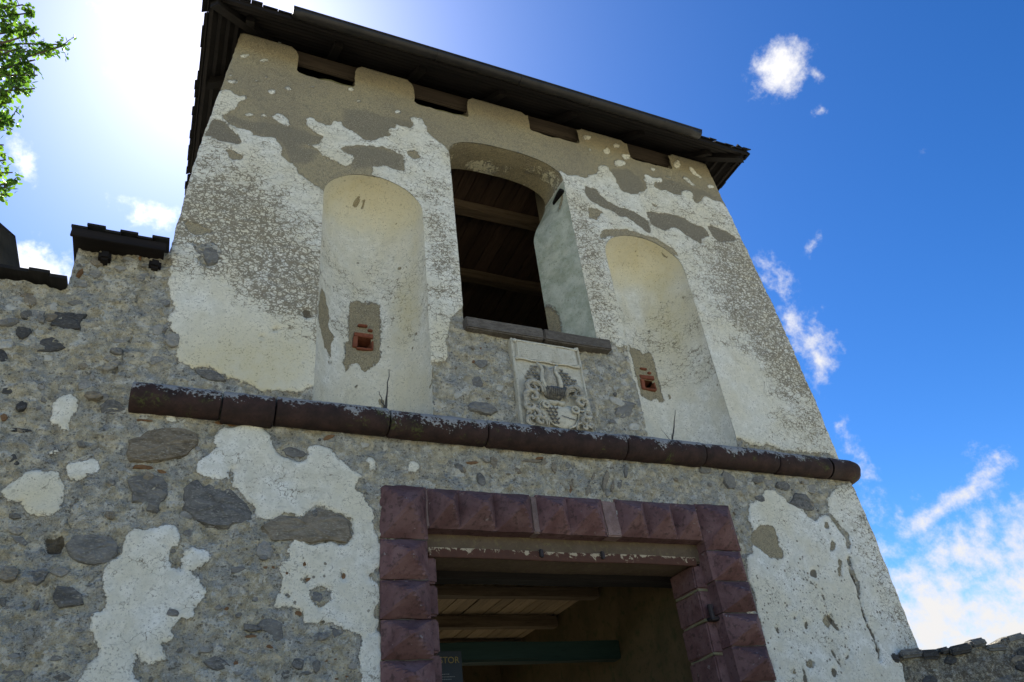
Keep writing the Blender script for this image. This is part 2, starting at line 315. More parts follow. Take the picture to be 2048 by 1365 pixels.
def wood_material(name, c1, c2, axis=0, scale=1., rough=.8, moss=None):
    m, nt, b = mat_base(name); g = NG(nt); P = g.obj(); r = g.rnd()
    st = [22., 22., 22.]; st[axis] = 1.6
    Q = g.vm('ADD', g.vm('MULTIPLY', P, tuple(v*scale for v in st)), g.vm('SCALE', (31., 17., 23.), sc=r))
    n1 = g.noise(Q, 1.0, 5, .6, .6); n2 = g.noise(Q, 4.5, 3, .6); n3 = g.noise(P, 3.0, 4)
    c = g.mix(g.ss(n1, .28, .72), c1, c2); c = g.mix(g.m('MULTIPLY', r, .6), c, tuple(v*.55 for v in c1)); c = g.mix(g.m('MULTIPLY', g.ss(n2, .55, .7), .6), c, tuple(v*.35 for v in c1))
    c = g.mix(g.m('MULTIPLY', g.ss(n3, .5, .75), .4), c, tuple(v*.6 for v in c2))
    if moss: c = g.mix(g.m('MULTIPLY', g.ss(n3, .5, .62), .7), c, moss)
    nt.links.new(c, b.inputs['Base Color']); b.inputs['Roughness'].default_value = rough
    g.bump(g.m('ADD', n1, g.m('MULTIPLY', n2, .4)), .5, .006, b)
    return m
def plain_material(name, c1, c2, scale=8, rough=.6, metal=0., bump=.2):
    m, nt, b = mat_base(name); g = NG(nt); P = g.pos(); n1 = g.noise(P, scale, 5, .6); n2 = g.noise(P, scale*9, 3)
    nt.links.new(g.mix(g.ss(g.m('ADD', n1, g.m('MULTIPLY', n2, .25)), .35, .85), c1, c2), b.inputs['Base Color'])
    b.inputs['Roughness'].default_value = rough; b.inputs['Metallic'].default_value = metal
    g.bump(n2, bump, .004, b); return m
def cornice_material():
    m, nt, b = mat_base('weathered_red_cornice_stone'); g = NG(nt); P = g.pos(); r = g.rnd()
    n1 = g.noise(P, 9, 6, .62); n2 = g.noise(P, 50, 4, .6); z = g.sep(P)[2]
    c = g.mix(g.ss(n1, .3, .7), (.024, .015, .013), (.052, .028, .023)); c = g.mix(g.m('MULTIPLY', g.ss(n2, .5, .7), .6), c, (.02, .014, .012))
    h = g.m('ADD', g.m('MULTIPLY', g.m('SUBTRACT', z, 4.575), 6.0), g.m('MULTIPLY', g.m('SUBTRACT', g.noise(P, 5, 6, .68), .5), 3.0))
    h = g.m('ADD', h, g.m('MULTIPLY', g.m('SUBTRACT', n2, .5), 1.6))
    lm = g.ss(h, .02, .22); c = g.mix(g.m('MULTIPLY', lm, .85), c, g.mix(n2, (.20, .195, .185), (.42, .42, .41)))
    mo = g.m('MULTIPLY', g.ss(g.noise(P, 3.3, 5, .7), .57, .66), g.ss(n2, .44, .56)); c = g.mix(g.m('MULTIPLY', mo, .6), c, (.085, .095, .025))
    nt.links.new(c, b.inputs['Base Color']); b.inputs['Roughness'].default_value = .85
    g.bump(g.m('ADD', n1, g.m('ADD', g.m('MULTIPLY', n2, .5), g.m('MULTIPLY', lm, .4))), .6, .012, b)
    return m
def rust_material():
    m, nt, b = mat_base('rusty_painted_iron'); g = NG(nt); P = g.pos(); n1 = g.noise(P, 14, 6, .7, .5); z = g.sep(P)[2]
    h = g.m('ADD', g.m('MULTIPLY', g.m('SUBTRACT', z, 3.555), 6.0), g.m('MULTIPLY', g.m('SUBTRACT', n1, .5), 2.4))
    c = g.mix(g.ss(h, .12, .24), g.mix(n1, (.055, .028, .02), (.12, .05, .03)), (.42, .34, .23))
    nt.links.new(c, b.inputs['Base Color']); b.inputs['Roughness'].default_value = .8; g.bump(n1, .5, .006, b); return m
def leaf_material():
    m, nt, b = mat_base('green_leaf'); g = NG(nt); P = g.pos(); n1 = g.ss(g.noise(P, 2.2, 4, .7), .3, .7)
    c = g.mix(n1, (.020, .050, .008), (.085, .155, .018)); nt.links.new(c, b.inputs['Base Color']); b.inputs['Roughness'].default_value = .45
    t = g.n('ShaderNodeBsdfTranslucent'); nt.links.new(g.mix(n1, (.04, .12, .01), (.20, .36, .025)), t.inputs[0])
    a = g.n('ShaderNodeMixShader'); a.inputs[0].default_value = .5; nt.links.new(b.outputs[0], a.inputs[1]); nt.links.new(t.outputs[0], a.inputs[2])
    nt.links.new(a.outputs[0], [x for x in nt.nodes if x.type == 'OUTPUT_MATERIAL'][0].inputs[0]); return m
M_WALL = wall_material()
M_ST = dict(slate=stone_material('dark_slate_rubble', (.070, .067, .062), (.175, .168, .155), (.30, .285, .25), 10, streak=1.2, bump=1.),
            dark=stone_material('shadow_black_rubble', (.022, .021, .021), (.06, .058, .055), (.15, .145, .135), 12, streak=1., bump=1.),  # black stones; the colour also paints shadowed pits in the rubble
            grey=stone_material('grey_rubble', (.13, .126, .115), (.27, .262, .24), (.42, .39, .33), 10, streak=1., bump=1.),
            schist=stone_material('brown_schist', (.095, .075, .05), (.24, .20, .145), (.34, .31, .25), 10, streak=2., bump=1.),
            rust=stone_material('rusty_brown_stone', (.13, .065, .028), (.24, .13, .055), (.19, .12, .075), 20),
            pale=stone_material('pale_limestone', (.36, .34, .28), (.50, .48, .42), (.30, .29, .26), 18))
M_RED = stone_material('dark_red_porphyry', (.125, .060, .058), (.215, .125, .120), (.06, .034, .032), 5, lich=((.27, .235, .23), .80), rough=.8, bump=.4)
M_CORN = cornice_material()
M_PINK = stone_material('pink_joint_mortar', (.21, .135, .12), (.30, .205, .185), (.15, .12, .10), 25)
M_SILL = stone_material('grey_brown_sill_stone', (.085, .072, .058), (.16, .14, .118), (.06, .05, .042), 12, streak=2.)
M_MARB = stone_material('weathered_cream_marble', (.50, .46, .36), (.62, .59, .49), (.30, .28, .22), 11, rough=.75, bump=.3)
M_MARB2 = stone_material('shade_toned_cream_marble', (.36, .33, .26), (.60, .56, .46), (.12, .11, .095), 26, rough=.8, bump=.5)  # dark mottling imitates the shade of deeper carving on crest and mantling
M_PATCH = stone_material('pale_patch_mortar', (.36, .33, .27), (.46, .43, .36), (.28, .24, .18), 12, bump=.6)
M_MARBD = stone_material('dark_marble', (.10, .095, .09), (.26, .24, .20), (.05, .05, .055), 30, rough=.8, bump=.4)  # darkest marble tone: helmet, its bars, shield charge and crack
M_BRICK = stone_material('red_brick', (.20, .062, .034), (.30, .10, .052), (.14, .055, .032), 20)
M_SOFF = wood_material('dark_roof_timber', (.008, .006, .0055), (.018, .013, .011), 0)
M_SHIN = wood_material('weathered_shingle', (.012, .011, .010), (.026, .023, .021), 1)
M_DBEAM = wood_material('dark_wall_plate', (.040, .029, .020), (.075, .054, .037), 0)
M_BEAM = wood_material('aged_brown_beam', (.10, .068, .042), (.19, .135, .085), 0)
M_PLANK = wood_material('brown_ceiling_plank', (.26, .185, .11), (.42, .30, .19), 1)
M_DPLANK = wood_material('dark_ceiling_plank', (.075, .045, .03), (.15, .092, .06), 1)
M_GREEN = wood_material('green_painted_beam', (.011, .026, .018), (.018, .038, .026), 0)
M_GUT = plain_material('dark_gutter_metal', (.018, .017, .017), (.032, .028, .026), 6, .38, .3)
M_IRON = plain_material('black_iron', (.025, .024, .026), (.06, .045, .04), 30, .55, .4)
M_SIGN = plain_material('black_sign_panel', (.012, .013, .014), (.02, .02, .02), 5, .4)
M_GOLD = plain_material('gold_lettering', (.22, .15, .035), (.26, .18, .05), 20, .5)
M_GREYT = plain_material('grey_lettering', (.16, .16, .16), (.2, .2, .2), 20, .6)
M_RUST = rust_material()
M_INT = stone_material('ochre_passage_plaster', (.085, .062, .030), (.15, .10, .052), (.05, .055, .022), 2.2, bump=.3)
M_MOSS = stone_material('mossy_crenel_sill', (.085, .08, .03), (.15, .14, .06), (.2, .17, .1), 14)
M_TWIG = plain_material('dry_twig', (.05, .045, .04), (.09, .08, .07), 20, .8)
M_BARK = stone_material('tree_bark', (.07, .05, .035), (.13, .10, .075), (.05, .04, .03), 12, streak=-.7)
M_LEAF = leaf_material()

# ------------------------------------------------------------------ traced wear of the plaster (metres on the wall plane: x, z)
PAINT = [
('B',[-1.31,11.27,-0.46,8.05,-0.17,8.18,-0.11,8.2,-0.06,8.16,-0.01,8.13,0.09,8.2,0.04,8.12,-0.0,8.06,-0.03,7.97,-0.07,7.9,-0.13,7.8,-0.13,7.75,-0.07,7.71,0.0,7.66,0.07,7.66,0.14,7.66,0.15,7.61,0.25,7.63,0.36,7.65,0.41,7.59,0.44,7.51,0.43,7.44,0.49,7.37,0.57,7.32,0.59,7.29,0.6,7.21,0.68,7.17,0.78,7.11,0.87,7.04,0.91,6.95,0.93,7.21,1.12,7.32,1.34,7.37,1.35,7.47,1.34,7.56,1.45,7.61,1.58,7.6,1.69,7.61,1.69,7.84,1.59,7.88,1.45,7.89,1.25,7.86,1.1,7.79,1.01,7.74,1.02,7.7,1.1,7.67,1.15,7.63,1.15,7.58,1.08,7.47,1.01,7.49,0.92,7.53,0.82,7.55,0.81,7.64,0.67,7.64,0.67,7.67,0.77,7.68,0.8,7.76,0.85,7.81,0.82,7.86,0.73,7.9,0.64,7.94,0.65,8.05,0.71,8.09,0.77,8.04,0.86,8.02,0.93,8.06,0.92,8.11,1.01,8.14,1.04,8.06,1.12,8.03,1.19,8.01,1.27,7.94,1.35,7.96,1.43,8.04,1.55,8.12,1.51,8.2,1.6,8.27,1.6,8.34,1.68,8.32,1.77,8.32,1.82,8.42,1.75,8.5,1.9,8.56,1.95,8.43,1.96,8.33,2.05,8.26,2.17,8.16,2.21,8.07,2.57,7.89,3.55,8.17,3.63,8.27,3.72,8.2,3.87,8.26,3.95,8.24,4.12,8.35,4.21,8.45,4.22,8.53,4.3,8.58,4.38,8.57,4.37,8.51,4.42,8.41,4.43,8.31,4.47,8.18,4.59,8.15,4.71,8.2,4.77,8.26,4.85,8.28,4.89,8.43,4.92,8.5,4.81,8.45,4.9,8.53,4.93,8.62,4.98,8.59,5.11,8.59,5.18,8.64,5.16,8.53,5.04,8.52,5.0,8.41,5.08,8.38,5.2,8.41,5.29,8.37,5.39,8.37,5.45,8.46,5.57,8.52,5.63,8.47,5.58,8.34,5.64,8.3,5.75,8.39,5.82,8.49,5.93,8.44,6.09,8.45,6.13,8.38,6.4,8.42,7.21,10.73,7.93,12.79,2.52,12.63]),
('A',[0.28,7.92,0.34,7.99,0.39,8.04,0.46,7.97,0.52,7.87,0.45,7.87,0.36,7.91]),
('A',[0.04,8.83,0.01,8.8,-0.03,8.76,-0.08,8.76,-0.09,8.78,-0.08,8.79,-0.04,8.83,0.01,8.85]),
('A',[0.21,8.83,0.2,8.8,0.17,8.78,0.14,8.77,0.14,8.8,0.14,8.82,0.17,8.85,0.2,8.85]),
('A',[-0.04,8.37,-0.06,8.33,-0.1,8.31,-0.14,8.3,-0.15,8.32,-0.14,8.34,-0.1,8.37,-0.06,8.38]),
('A',[-0.11,8.43,-0.11,8.39,-0.12,8.38,-0.14,8.38,-0.14,8.41,-0.14,8.43,-0.13,8.46,-0.12,8.45]),
('A',[0.48,8.47,0.46,8.44,0.43,8.42,0.41,8.42,0.4,8.44,0.4,8.45,0.43,8.48,0.46,8.49]),
('A',[0.72,8.61,0.71,8.57,0.68,8.56,0.66,8.56,0.65,8.57,0.66,8.59,0.68,8.62,0.71,8.62]),
('A',[0.32,8.36,0.31,8.32,0.28,8.3,0.24,8.3,0.24,8.33,0.25,8.35,0.28,8.38,0.31,8.38]),
('A',[1.7,8.56,1.68,8.53,1.63,8.5,1.57,8.48,1.58,8.51,1.59,8.53,1.63,8.57,1.68,8.57]),
('A',[1.22,8.56,1.22,8.54,1.19,8.53,1.16,8.52,1.16,8.54,1.16,8.56,1.19,8.57,1.21,8.58]),
('A',[0.15,8.46,0.15,8.44,0.12,8.42,0.09,8.41,0.09,8.43,0.1,8.44,0.12,8.46,0.14,8.47]),
('A',[0.24,8.55,0.23,8.54,0.21,8.52,0.19,8.52,0.18,8.53,0.18,8.54,0.21,8.56,0.23,8.56]),
('A',[1.14,8.73,1.12,8.7,1.09,8.68,1.06,8.68,1.06,8.7,1.07,8.72,1.09,8.74,1.12,8.75]),
('A',[0.17,7.92,0.13,7.89,0.1,7.87,0.04,7.86,0.04,7.87,0.05,7.88,0.09,7.9,0.14,7.92]),
('A',[0.27,7.93,0.26,7.91,0.23,7.9,0.2,7.89,0.2,7.9,0.2,7.92,0.23,7.94,0.26,7.94]),
('A',[4.21,9.07,4.2,9.03,4.14,9.0,4.08,8.99,4.09,9.03,4.1,9.06,4.16,9.1,4.2,9.1]),
('A',[4.46,8.9,4.44,8.85,4.39,8.82,4.36,8.81,4.36,8.87,4.38,8.92,4.43,8.97,4.46,8.95]),
('A',[4.65,9.07,4.62,9.03,4.57,9.0,4.54,9.0,4.53,9.03,4.54,9.06,4.59,9.09,4.64,9.1]),
('A',[4.75,8.89,4.73,8.85,4.68,8.81,4.63,8.81,4.63,8.85,4.65,8.9,4.7,8.93,4.75,8.93]),
('A',[4.66,8.74,4.6,8.67,4.53,8.64,4.46,8.62,4.47,8.67,4.48,8.71,4.56,8.77,4.63,8.77]),
('A',[6.07,8.73,6.02,8.69,5.98,8.67,5.93,8.66,5.93,8.69,5.95,8.72,6.0,8.75,6.06,8.75]),
('A',[5.34,8.69,5.33,8.67,5.29,8.65,5.27,8.64,5.26,8.66,5.27,8.68,5.31,8.7,5.34,8.7]),
('A',[5.37,8.6,5.35,8.58,5.33,8.57,5.31,8.57,5.31,8.58,5.31,8.59,5.34,8.61,5.36,8.61]),
('A',[5.12,8.77,5.1,8.74,5.06,8.71,5.03,8.72,5.02,8.73,5.04,8.76,5.08,8.79,5.11,8.79]),
('A',[5.58,9.02,5.55,8.95,5.5,8.91,5.46,8.93,5.46,8.98,5.49,9.03,5.55,9.1,5.58,9.08]),
('A',[4.17,8.82,4.17,8.8,4.14,8.78,4.12,8.78,4.12,8.81,4.13,8.83,4.15,8.85,4.17,8.84]),
('A',[5.69,9.02,5.79,9.02,5.83,8.92,5.92,8.82,5.79,8.86,5.72,8.91]),
('A',[5.52,8.78,5.64,8.76,5.68,8.69,5.82,8.65,5.64,8.64,5.56,8.71]),
('D',[-0.26,7.46,-0.23,7.7,-0.13,7.71,-0.04,7.63,0.04,7.53,0.08,7.47,0.05,7.43,-0.04,7.43,-0.14,7.43]),
('B',[-0.07,7.31,-0.0,7.36,0.05,7.29,0.11,7.33,0.09,7.23,0.0,7.2]),
('B',[1.71,7.91,1.83,7.99,1.88,7.88,1.8,7.82,1.73,7.85]),
('d',[1.02,8.36,1.26,8.44,1.6,8.42,1.79,8.45,1.78,8.34,1.6,8.29,1.51,8.11,1.32,7.96,1.19,8.03,1.05,8.06]),
('d',[-0.11,7.83,0.13,7.81,0.42,7.88,0.8,7.83,0.84,7.79,0.56,7.61,0.81,7.61,0.69,7.38,0.53,7.36,0.43,7.62,0.13,7.67,-0.07,7.73]),
('d',[1.02,7.74,1.27,7.85,1.69,7.88,1.68,7.62,1.37,7.59,1.13,7.44,1.16,7.62]),
('d',[4.39,8.54,4.67,8.65,4.82,8.5,4.86,8.42,4.85,8.3,4.59,8.15,4.46,8.2]),
('d',[5.03,8.47,5.33,8.66,5.63,8.59,5.89,8.6,6.1,8.47,5.8,8.5,5.62,8.31,5.61,8.46,5.37,8.39,5.1,8.4]),
('D',[3.94,8.1,4.08,8.08,4.13,7.99,4.25,7.9,4.35,7.86,4.49,7.87,4.59,7.83,4.7,7.78,4.76,7.65,4.71,7.51,4.65,7.56,4.54,7.63,4.42,7.72,4.32,7.7,4.22,7.77,4.09,7.79,3.96,7.84,3.92,7.95]),
('B',[3.9,7.73,4.0,7.74,4.11,7.71,3.99,7.54,3.88,7.57]),
('D',[4.76,7.92,4.91,7.93,5.14,7.97,5.36,7.94,5.46,7.88,5.62,7.86,5.66,7.74,5.54,7.65,5.49,7.56,5.38,7.6,5.26,7.66,5.18,7.72,5.07,7.71,4.99,7.62,4.87,7.64,4.77,7.69]),
('D',[5.67,7.92,5.82,7.92,6.01,7.89,6.12,7.8,6.04,7.73,5.79,7.65,5.7,7.73]),
('B',[4.89,8.09,4.99,8.03,4.89,8.0]),
('B',[4.03,7.4,4.38,7.5,4.57,7.47,4.79,7.46,5.04,7.34,5.06,7.22,4.98,7.24,4.72,7.33,4.52,7.38,4.29,7.36,3.98,7.25]),
('C',[1.88,5.23,2.01,5.27,2.03,5.4,2.02,5.49,2.08,5.76,2.23,5.93,2.21,5.63,3.75,5.71,3.82,5.78,3.89,5.7,4.03,5.76,4.07,5.62,4.06,5.19,4.01,4.63,1.82,4.54]),
('C',[-1.0,4.32,-1.31,5.7,-0.35,5.9,-0.31,5.83,-0.3,5.57,-0.23,5.4,-0.27,5.29,-0.25,5.19,-0.18,5.16,-0.17,5.09,-0.18,5.01,-0.15,4.93,-0.03,4.88,0.06,4.9,0.18,4.84,0.3,4.8,0.39,4.78,0.46,4.74,0.73,4.77,0.88,4.84,0.9,4.54]),
('A',[-0.33,5.81,-0.29,5.83,-0.25,5.76,-0.25,5.68,-0.29,5.59,-0.31,5.57]),
('C',[-0.25,6.13,-0.14,6.11,-0.02,6.16,0.04,6.03,-0.0,5.9,-0.1,5.89,-0.17,5.96,-0.04,5.99,-0.16,6.03]),
('B',[-0.32,6.34,-0.2,6.34,-0.03,6.26,-0.22,6.19]),
('C',[5.09,4.82,5.21,4.77,5.38,4.75,5.52,4.78,5.64,4.72,5.96,4.74,6.35,4.74,6.34,4.63,5.02,4.62]),
('A',[0.35,4.48,0.5,4.49,0.51,4.42,0.56,4.36,0.58,4.28,0.63,4.23,0.71,4.19,0.76,4.17,0.83,4.2,0.85,4.26,0.83,4.29,0.87,4.32,0.95,4.31,1.0,4.3,1.05,4.24,1.13,4.17,1.2,4.13,1.25,4.09,1.22,4.02,1.21,3.97,1.27,3.94,1.28,3.89,1.32,3.83,1.34,3.76,1.31,3.72,1.34,3.66,1.36,3.63,1.39,3.55,1.39,3.38,1.29,3.33,1.32,3.3,1.38,3.27,1.39,3.14,1.32,3.08,1.33,3.05,1.39,3.02,1.36,2.97,1.29,2.93,1.39,2.95,1.4,2.81,1.39,2.54,1.26,2.54,1.26,2.71,1.24,2.78,1.26,2.85,1.26,2.92,1.25,2.93,1.14,2.97,1.04,3.0,0.94,3.01,0.89,3.0,0.85,3.02,0.86,3.08,0.83,3.1,0.76,3.12,0.69,3.11,0.67,3.14,0.71,3.2,0.69,3.25,0.71,3.29,0.67,3.36,0.7,3.4,0.77,3.43,0.72,3.48,0.76,3.54,0.82,3.56,0.92,3.54,1.02,3.57,1.08,3.54,1.15,3.54,1.19,3.6,1.19,3.63,1.17,3.71,1.17,3.75,1.08,3.79,1.0,3.81,0.92,3.84,0.87,3.78,0.81,3.73,0.69,3.77,0.65,3.73,0.52,3.71,0.49,3.78,0.44,3.84,0.38,3.9,0.32,3.95,0.27,3.98,0.14,4.0,0.07,4.05,0.12,4.15,0.17,4.17,0.19,4.24,0.17,4.29,0.16,4.33,0.22,4.39,0.33,4.42]),
('C',[0.31,3.96,0.3,4.01,0.32,4.09,0.35,4.09,0.34,4.02,0.33,3.95]),
('A',[-0.25,3.62,-0.18,3.6,-0.09,3.62,0.01,3.62,0.04,3.56,0.04,3.51,-0.01,3.47,-0.0,3.41,0.06,3.35,0.13,3.33,0.2,3.33,0.14,3.31,0.2,3.3,0.22,3.25,0.26,3.21,0.23,3.15,0.19,3.1,0.18,3.05,0.17,3.02,0.2,3.03,0.12,3.03,0.07,2.98,0.12,2.94,0.1,2.89,0.03,2.89,0.06,2.79,0.02,2.78,-0.01,2.75,-0.06,2.79,-0.11,2.84,-0.12,2.81,-0.1,2.77,-0.1,2.71,-0.06,2.67,-0.07,2.53,-0.39,2.54,-0.39,2.68,-0.37,2.71,-0.34,2.77,-0.32,2.8,-0.29,2.83,-0.32,2.87,-0.35,2.92,-0.38,2.97,-0.39,3.06,-0.31,3.07,-0.32,3.14,-0.34,3.19,-0.36,3.23,-0.35,3.28,-0.36,3.35,-0.33,3.39,-0.29,3.44,-0.29,3.48,-0.26,3.6]),
('A',[0.08,3.48,0.17,3.48,0.22,3.46,0.29,3.43,0.25,3.41,0.2,3.36,0.13,3.34,0.09,3.34]),
('A',[-0.84,4.55,-0.79,4.56,-0.72,4.51,-0.72,4.44,-0.74,4.38,-0.76,4.34,-0.72,4.28,-0.77,4.26,-0.81,4.3,-0.87,4.33,-0.88,4.38,-0.85,4.41,-0.89,4.43,-0.88,4.51]),
('A',[-0.74,4.04,-0.64,4.05,-0.55,4.09,-0.52,4.05,-0.52,3.98,-0.59,3.93,-0.64,3.91,-0.67,3.93,-0.7,3.98]),
('A',[-1.08,3.77,-1.03,3.82,-0.97,3.9,-0.9,3.98,-0.75,3.98,-0.7,3.9,-0.67,3.77,-0.67,3.7,-0.74,3.66,-0.86,3.67,-0.89,3.76,-0.96,3.75,-1.0,3.79,-1.03,3.79]),
('A',[-0.85,4.12,-0.78,4.15,-0.79,4.1]),
('A',[-0.2,4.45,-0.13,4.46,-0.09,4.44,-0.1,4.42,-0.17,4.4]),
('A',[1.29,4.26,1.34,4.25,1.36,4.19,1.37,4.13,1.32,4.18]),
('A',[1.28,4.25,1.33,4.27,1.37,4.18,1.35,4.12,1.31,4.17]),
('A',[1.6,4.24,1.69,4.26,1.74,4.21,1.69,4.16,1.61,4.16]),
('A',[4.96,4.07,5.04,4.12,5.13,4.16,5.23,4.25,5.33,4.26,5.47,4.18,5.53,4.12,5.6,4.11,5.67,4.01,5.77,3.96,5.89,4.05,5.99,4.03,5.98,4.11,6.02,4.22,6.15,4.32,6.25,4.38,6.46,4.43,6.67,2.42,6.51,2.16,4.52,2.25,4.68,2.53,4.69,2.84,4.7,3.14,4.75,3.57,4.84,3.63,4.87,3.71,4.92,3.89,4.94,4.0]),
('B',[4.91,3.81,5.01,3.88,5.14,3.91,5.22,3.85,5.2,3.71,5.18,3.58,5.04,3.56,4.96,3.64,4.88,3.7]),
('C',[5.92,4.06,5.99,4.0,6.04,3.9,6.07,3.79,6.03,3.63,5.96,3.48,5.97,3.31,5.95,3.17,5.92,3.0,5.96,2.87,5.94,2.74,5.9,2.65,5.93,2.65,5.97,2.74,5.98,2.87,5.95,3.0,5.97,3.18,6.02,3.32,6.02,3.49,6.05,3.63,6.13,3.8,6.1,3.92,6.03,4.02,5.93,4.07]),
('K',[6.02,3.64,5.98,3.48,5.98,3.31,5.95,3.17,5.92,3.0,5.96,2.86,5.94,2.74,5.91,2.64,5.94,2.65,5.97,2.74,5.99,2.87,5.95,3.0,5.97,3.18,6.0,3.31,6.0,3.48,6.04,3.65]),
('K',[5.28,3.5,5.38,3.45,5.42,3.36,5.5,3.27,5.51,3.2,5.48,3.1,5.5,2.97,5.57,2.91,5.58,2.92,5.56,3.0,5.49,3.1,5.55,3.21,5.51,3.28,5.44,3.37,5.4,3.46,5.3,3.51]),
('K',[5.39,2.82,5.41,2.72,5.44,2.59,5.46,2.59,5.44,2.73,5.4,2.82]),
('K',[4.97,2.74,5.02,2.66,5.0,2.55,4.99,2.47,5.01,2.47,5.03,2.55,5.04,2.67,4.98,2.75]),
('K',[5.64,2.86,5.61,2.77,5.53,2.68,5.57,2.68,5.62,2.77,5.65,2.86]),
('K',[4.78,2.8,4.82,2.73,4.86,2.69,4.87,2.69,4.83,2.74,4.79,2.8]),
('B',[5.92,3.93,5.9,3.9,5.86,3.88,5.83,3.89,5.84,3.92,5.86,3.95,5.9,3.97,5.92,3.96]),
('B',[5.9,3.72,5.88,3.67,5.82,3.65,5.8,3.67,5.81,3.71,5.84,3.75,5.88,3.77,5.91,3.77]),
('B',[5.88,3.5,5.83,3.42,5.8,3.4,5.79,3.43,5.8,3.49,5.84,3.54,5.89,3.6,5.9,3.56]),
('B',[4.95,2.59,4.92,2.57,4.89,2.56,4.86,2.57,4.86,2.59,4.88,2.62,4.92,2.63,4.94,2.62]),
('B',[5.16,2.65,5.13,2.63,5.1,2.62,5.07,2.63,5.07,2.66,5.1,2.69,5.13,2.7,5.16,2.68]),
('B',[5.54,3.02,5.49,2.97,5.43,2.94,5.4,2.98,5.41,3.02,5.44,3.05,5.5,3.08,5.55,3.07]),
('K',[5.25,2.98,5.23,2.95,5.2,2.94,5.18,2.95,5.19,2.98,5.2,3.0,5.23,3.01,5.25,3.0]),
('K',[4.89,2.95,4.88,2.93,4.86,2.92,4.84,2.93,4.85,2.95,4.86,2.97,4.88,2.98,4.89,2.98]),
('K',[5.08,3.15,5.06,3.13,5.04,3.13,5.03,3.13,5.03,3.15,5.04,3.16,5.06,3.17,5.08,3.17]),
('K',[5.53,3.44,5.51,3.41,5.48,3.4,5.46,3.41,5.46,3.44,5.48,3.46,5.52,3.48,5.54,3.46]),
('K',[5.13,3.04,5.12,3.02,5.09,3.01,5.07,3.02,5.08,3.04,5.09,3.06,5.12,3.07,5.13,3.06]),
('K',[5.38,2.58,5.36,2.55,5.33,2.55,5.31,2.55,5.32,2.58,5.33,2.6,5.36,2.61,5.38,2.6]),
('K',[-0.74,3.54,-0.64,3.56,-0.61,3.51,-0.62,3.44,-0.69,3.43,-0.72,3.48]),
('K',[0.82,5.56,0.8,5.51,0.76,5.49,0.73,5.5,0.72,5.54,0.71,5.57,0.76,5.61,0.8,5.6]),
('C',[0.45,5.25,0.45,5.23,0.43,5.22,0.41,5.22,0.41,5.24,0.41,5.26,0.43,5.27,0.45,5.27]),
('C',[0.56,5.34,0.56,5.32,0.54,5.31,0.51,5.31,0.51,5.33,0.51,5.34,0.53,5.36,0.55,5.36]),
('C',[0.88,3.4,0.88,3.39,0.86,3.38,0.84,3.39,0.84,3.4,0.85,3.41,0.86,3.41,0.88,3.41]),
('C',[0.76,3.33,0.76,3.32,0.74,3.32,0.73,3.32,0.73,3.33,0.73,3.34,0.74,3.34,0.75,3.34]),
('C',[0.91,3.29,0.9,3.27,0.88,3.26,0.85,3.27,0.85,3.29,0.86,3.31,0.88,3.32,0.9,3.32]),
('C',[0.76,3.26,0.76,3.26,0.75,3.25,0.73,3.25,0.73,3.26,0.73,3.27,0.74,3.27,0.76,3.27]),
('C',[1.16,3.33,1.15,3.3,1.13,3.29,1.11,3.3,1.1,3.33,1.11,3.35,1.13,3.37,1.15,3.35]),
('C',[1.06,3.23,1.06,3.22,1.05,3.22,1.04,3.22,1.04,3.23,1.04,3.23,1.05,3.23,1.06,3.23]),
('C',[1.22,3.17,1.22,3.17,1.21,3.17,1.2,3.17,1.2,3.17,1.2,3.18,1.21,3.18,1.22,3.18]),
('C',[0.78,3.19,0.78,3.18,0.76,3.17,0.74,3.18,0.74,3.19,0.74,3.21,0.76,3.21,0.77,3.21]),
('C',[1.07,3.18,1.04,3.13,0.97,3.1,0.92,3.13,0.9,3.18,0.9,3.22,0.97,3.25,1.04,3.24]),
('C',[1.07,3.08,1.07,3.07,1.06,3.07,1.06,3.07,1.06,3.08,1.06,3.08,1.06,3.08,1.07,3.08]),
]
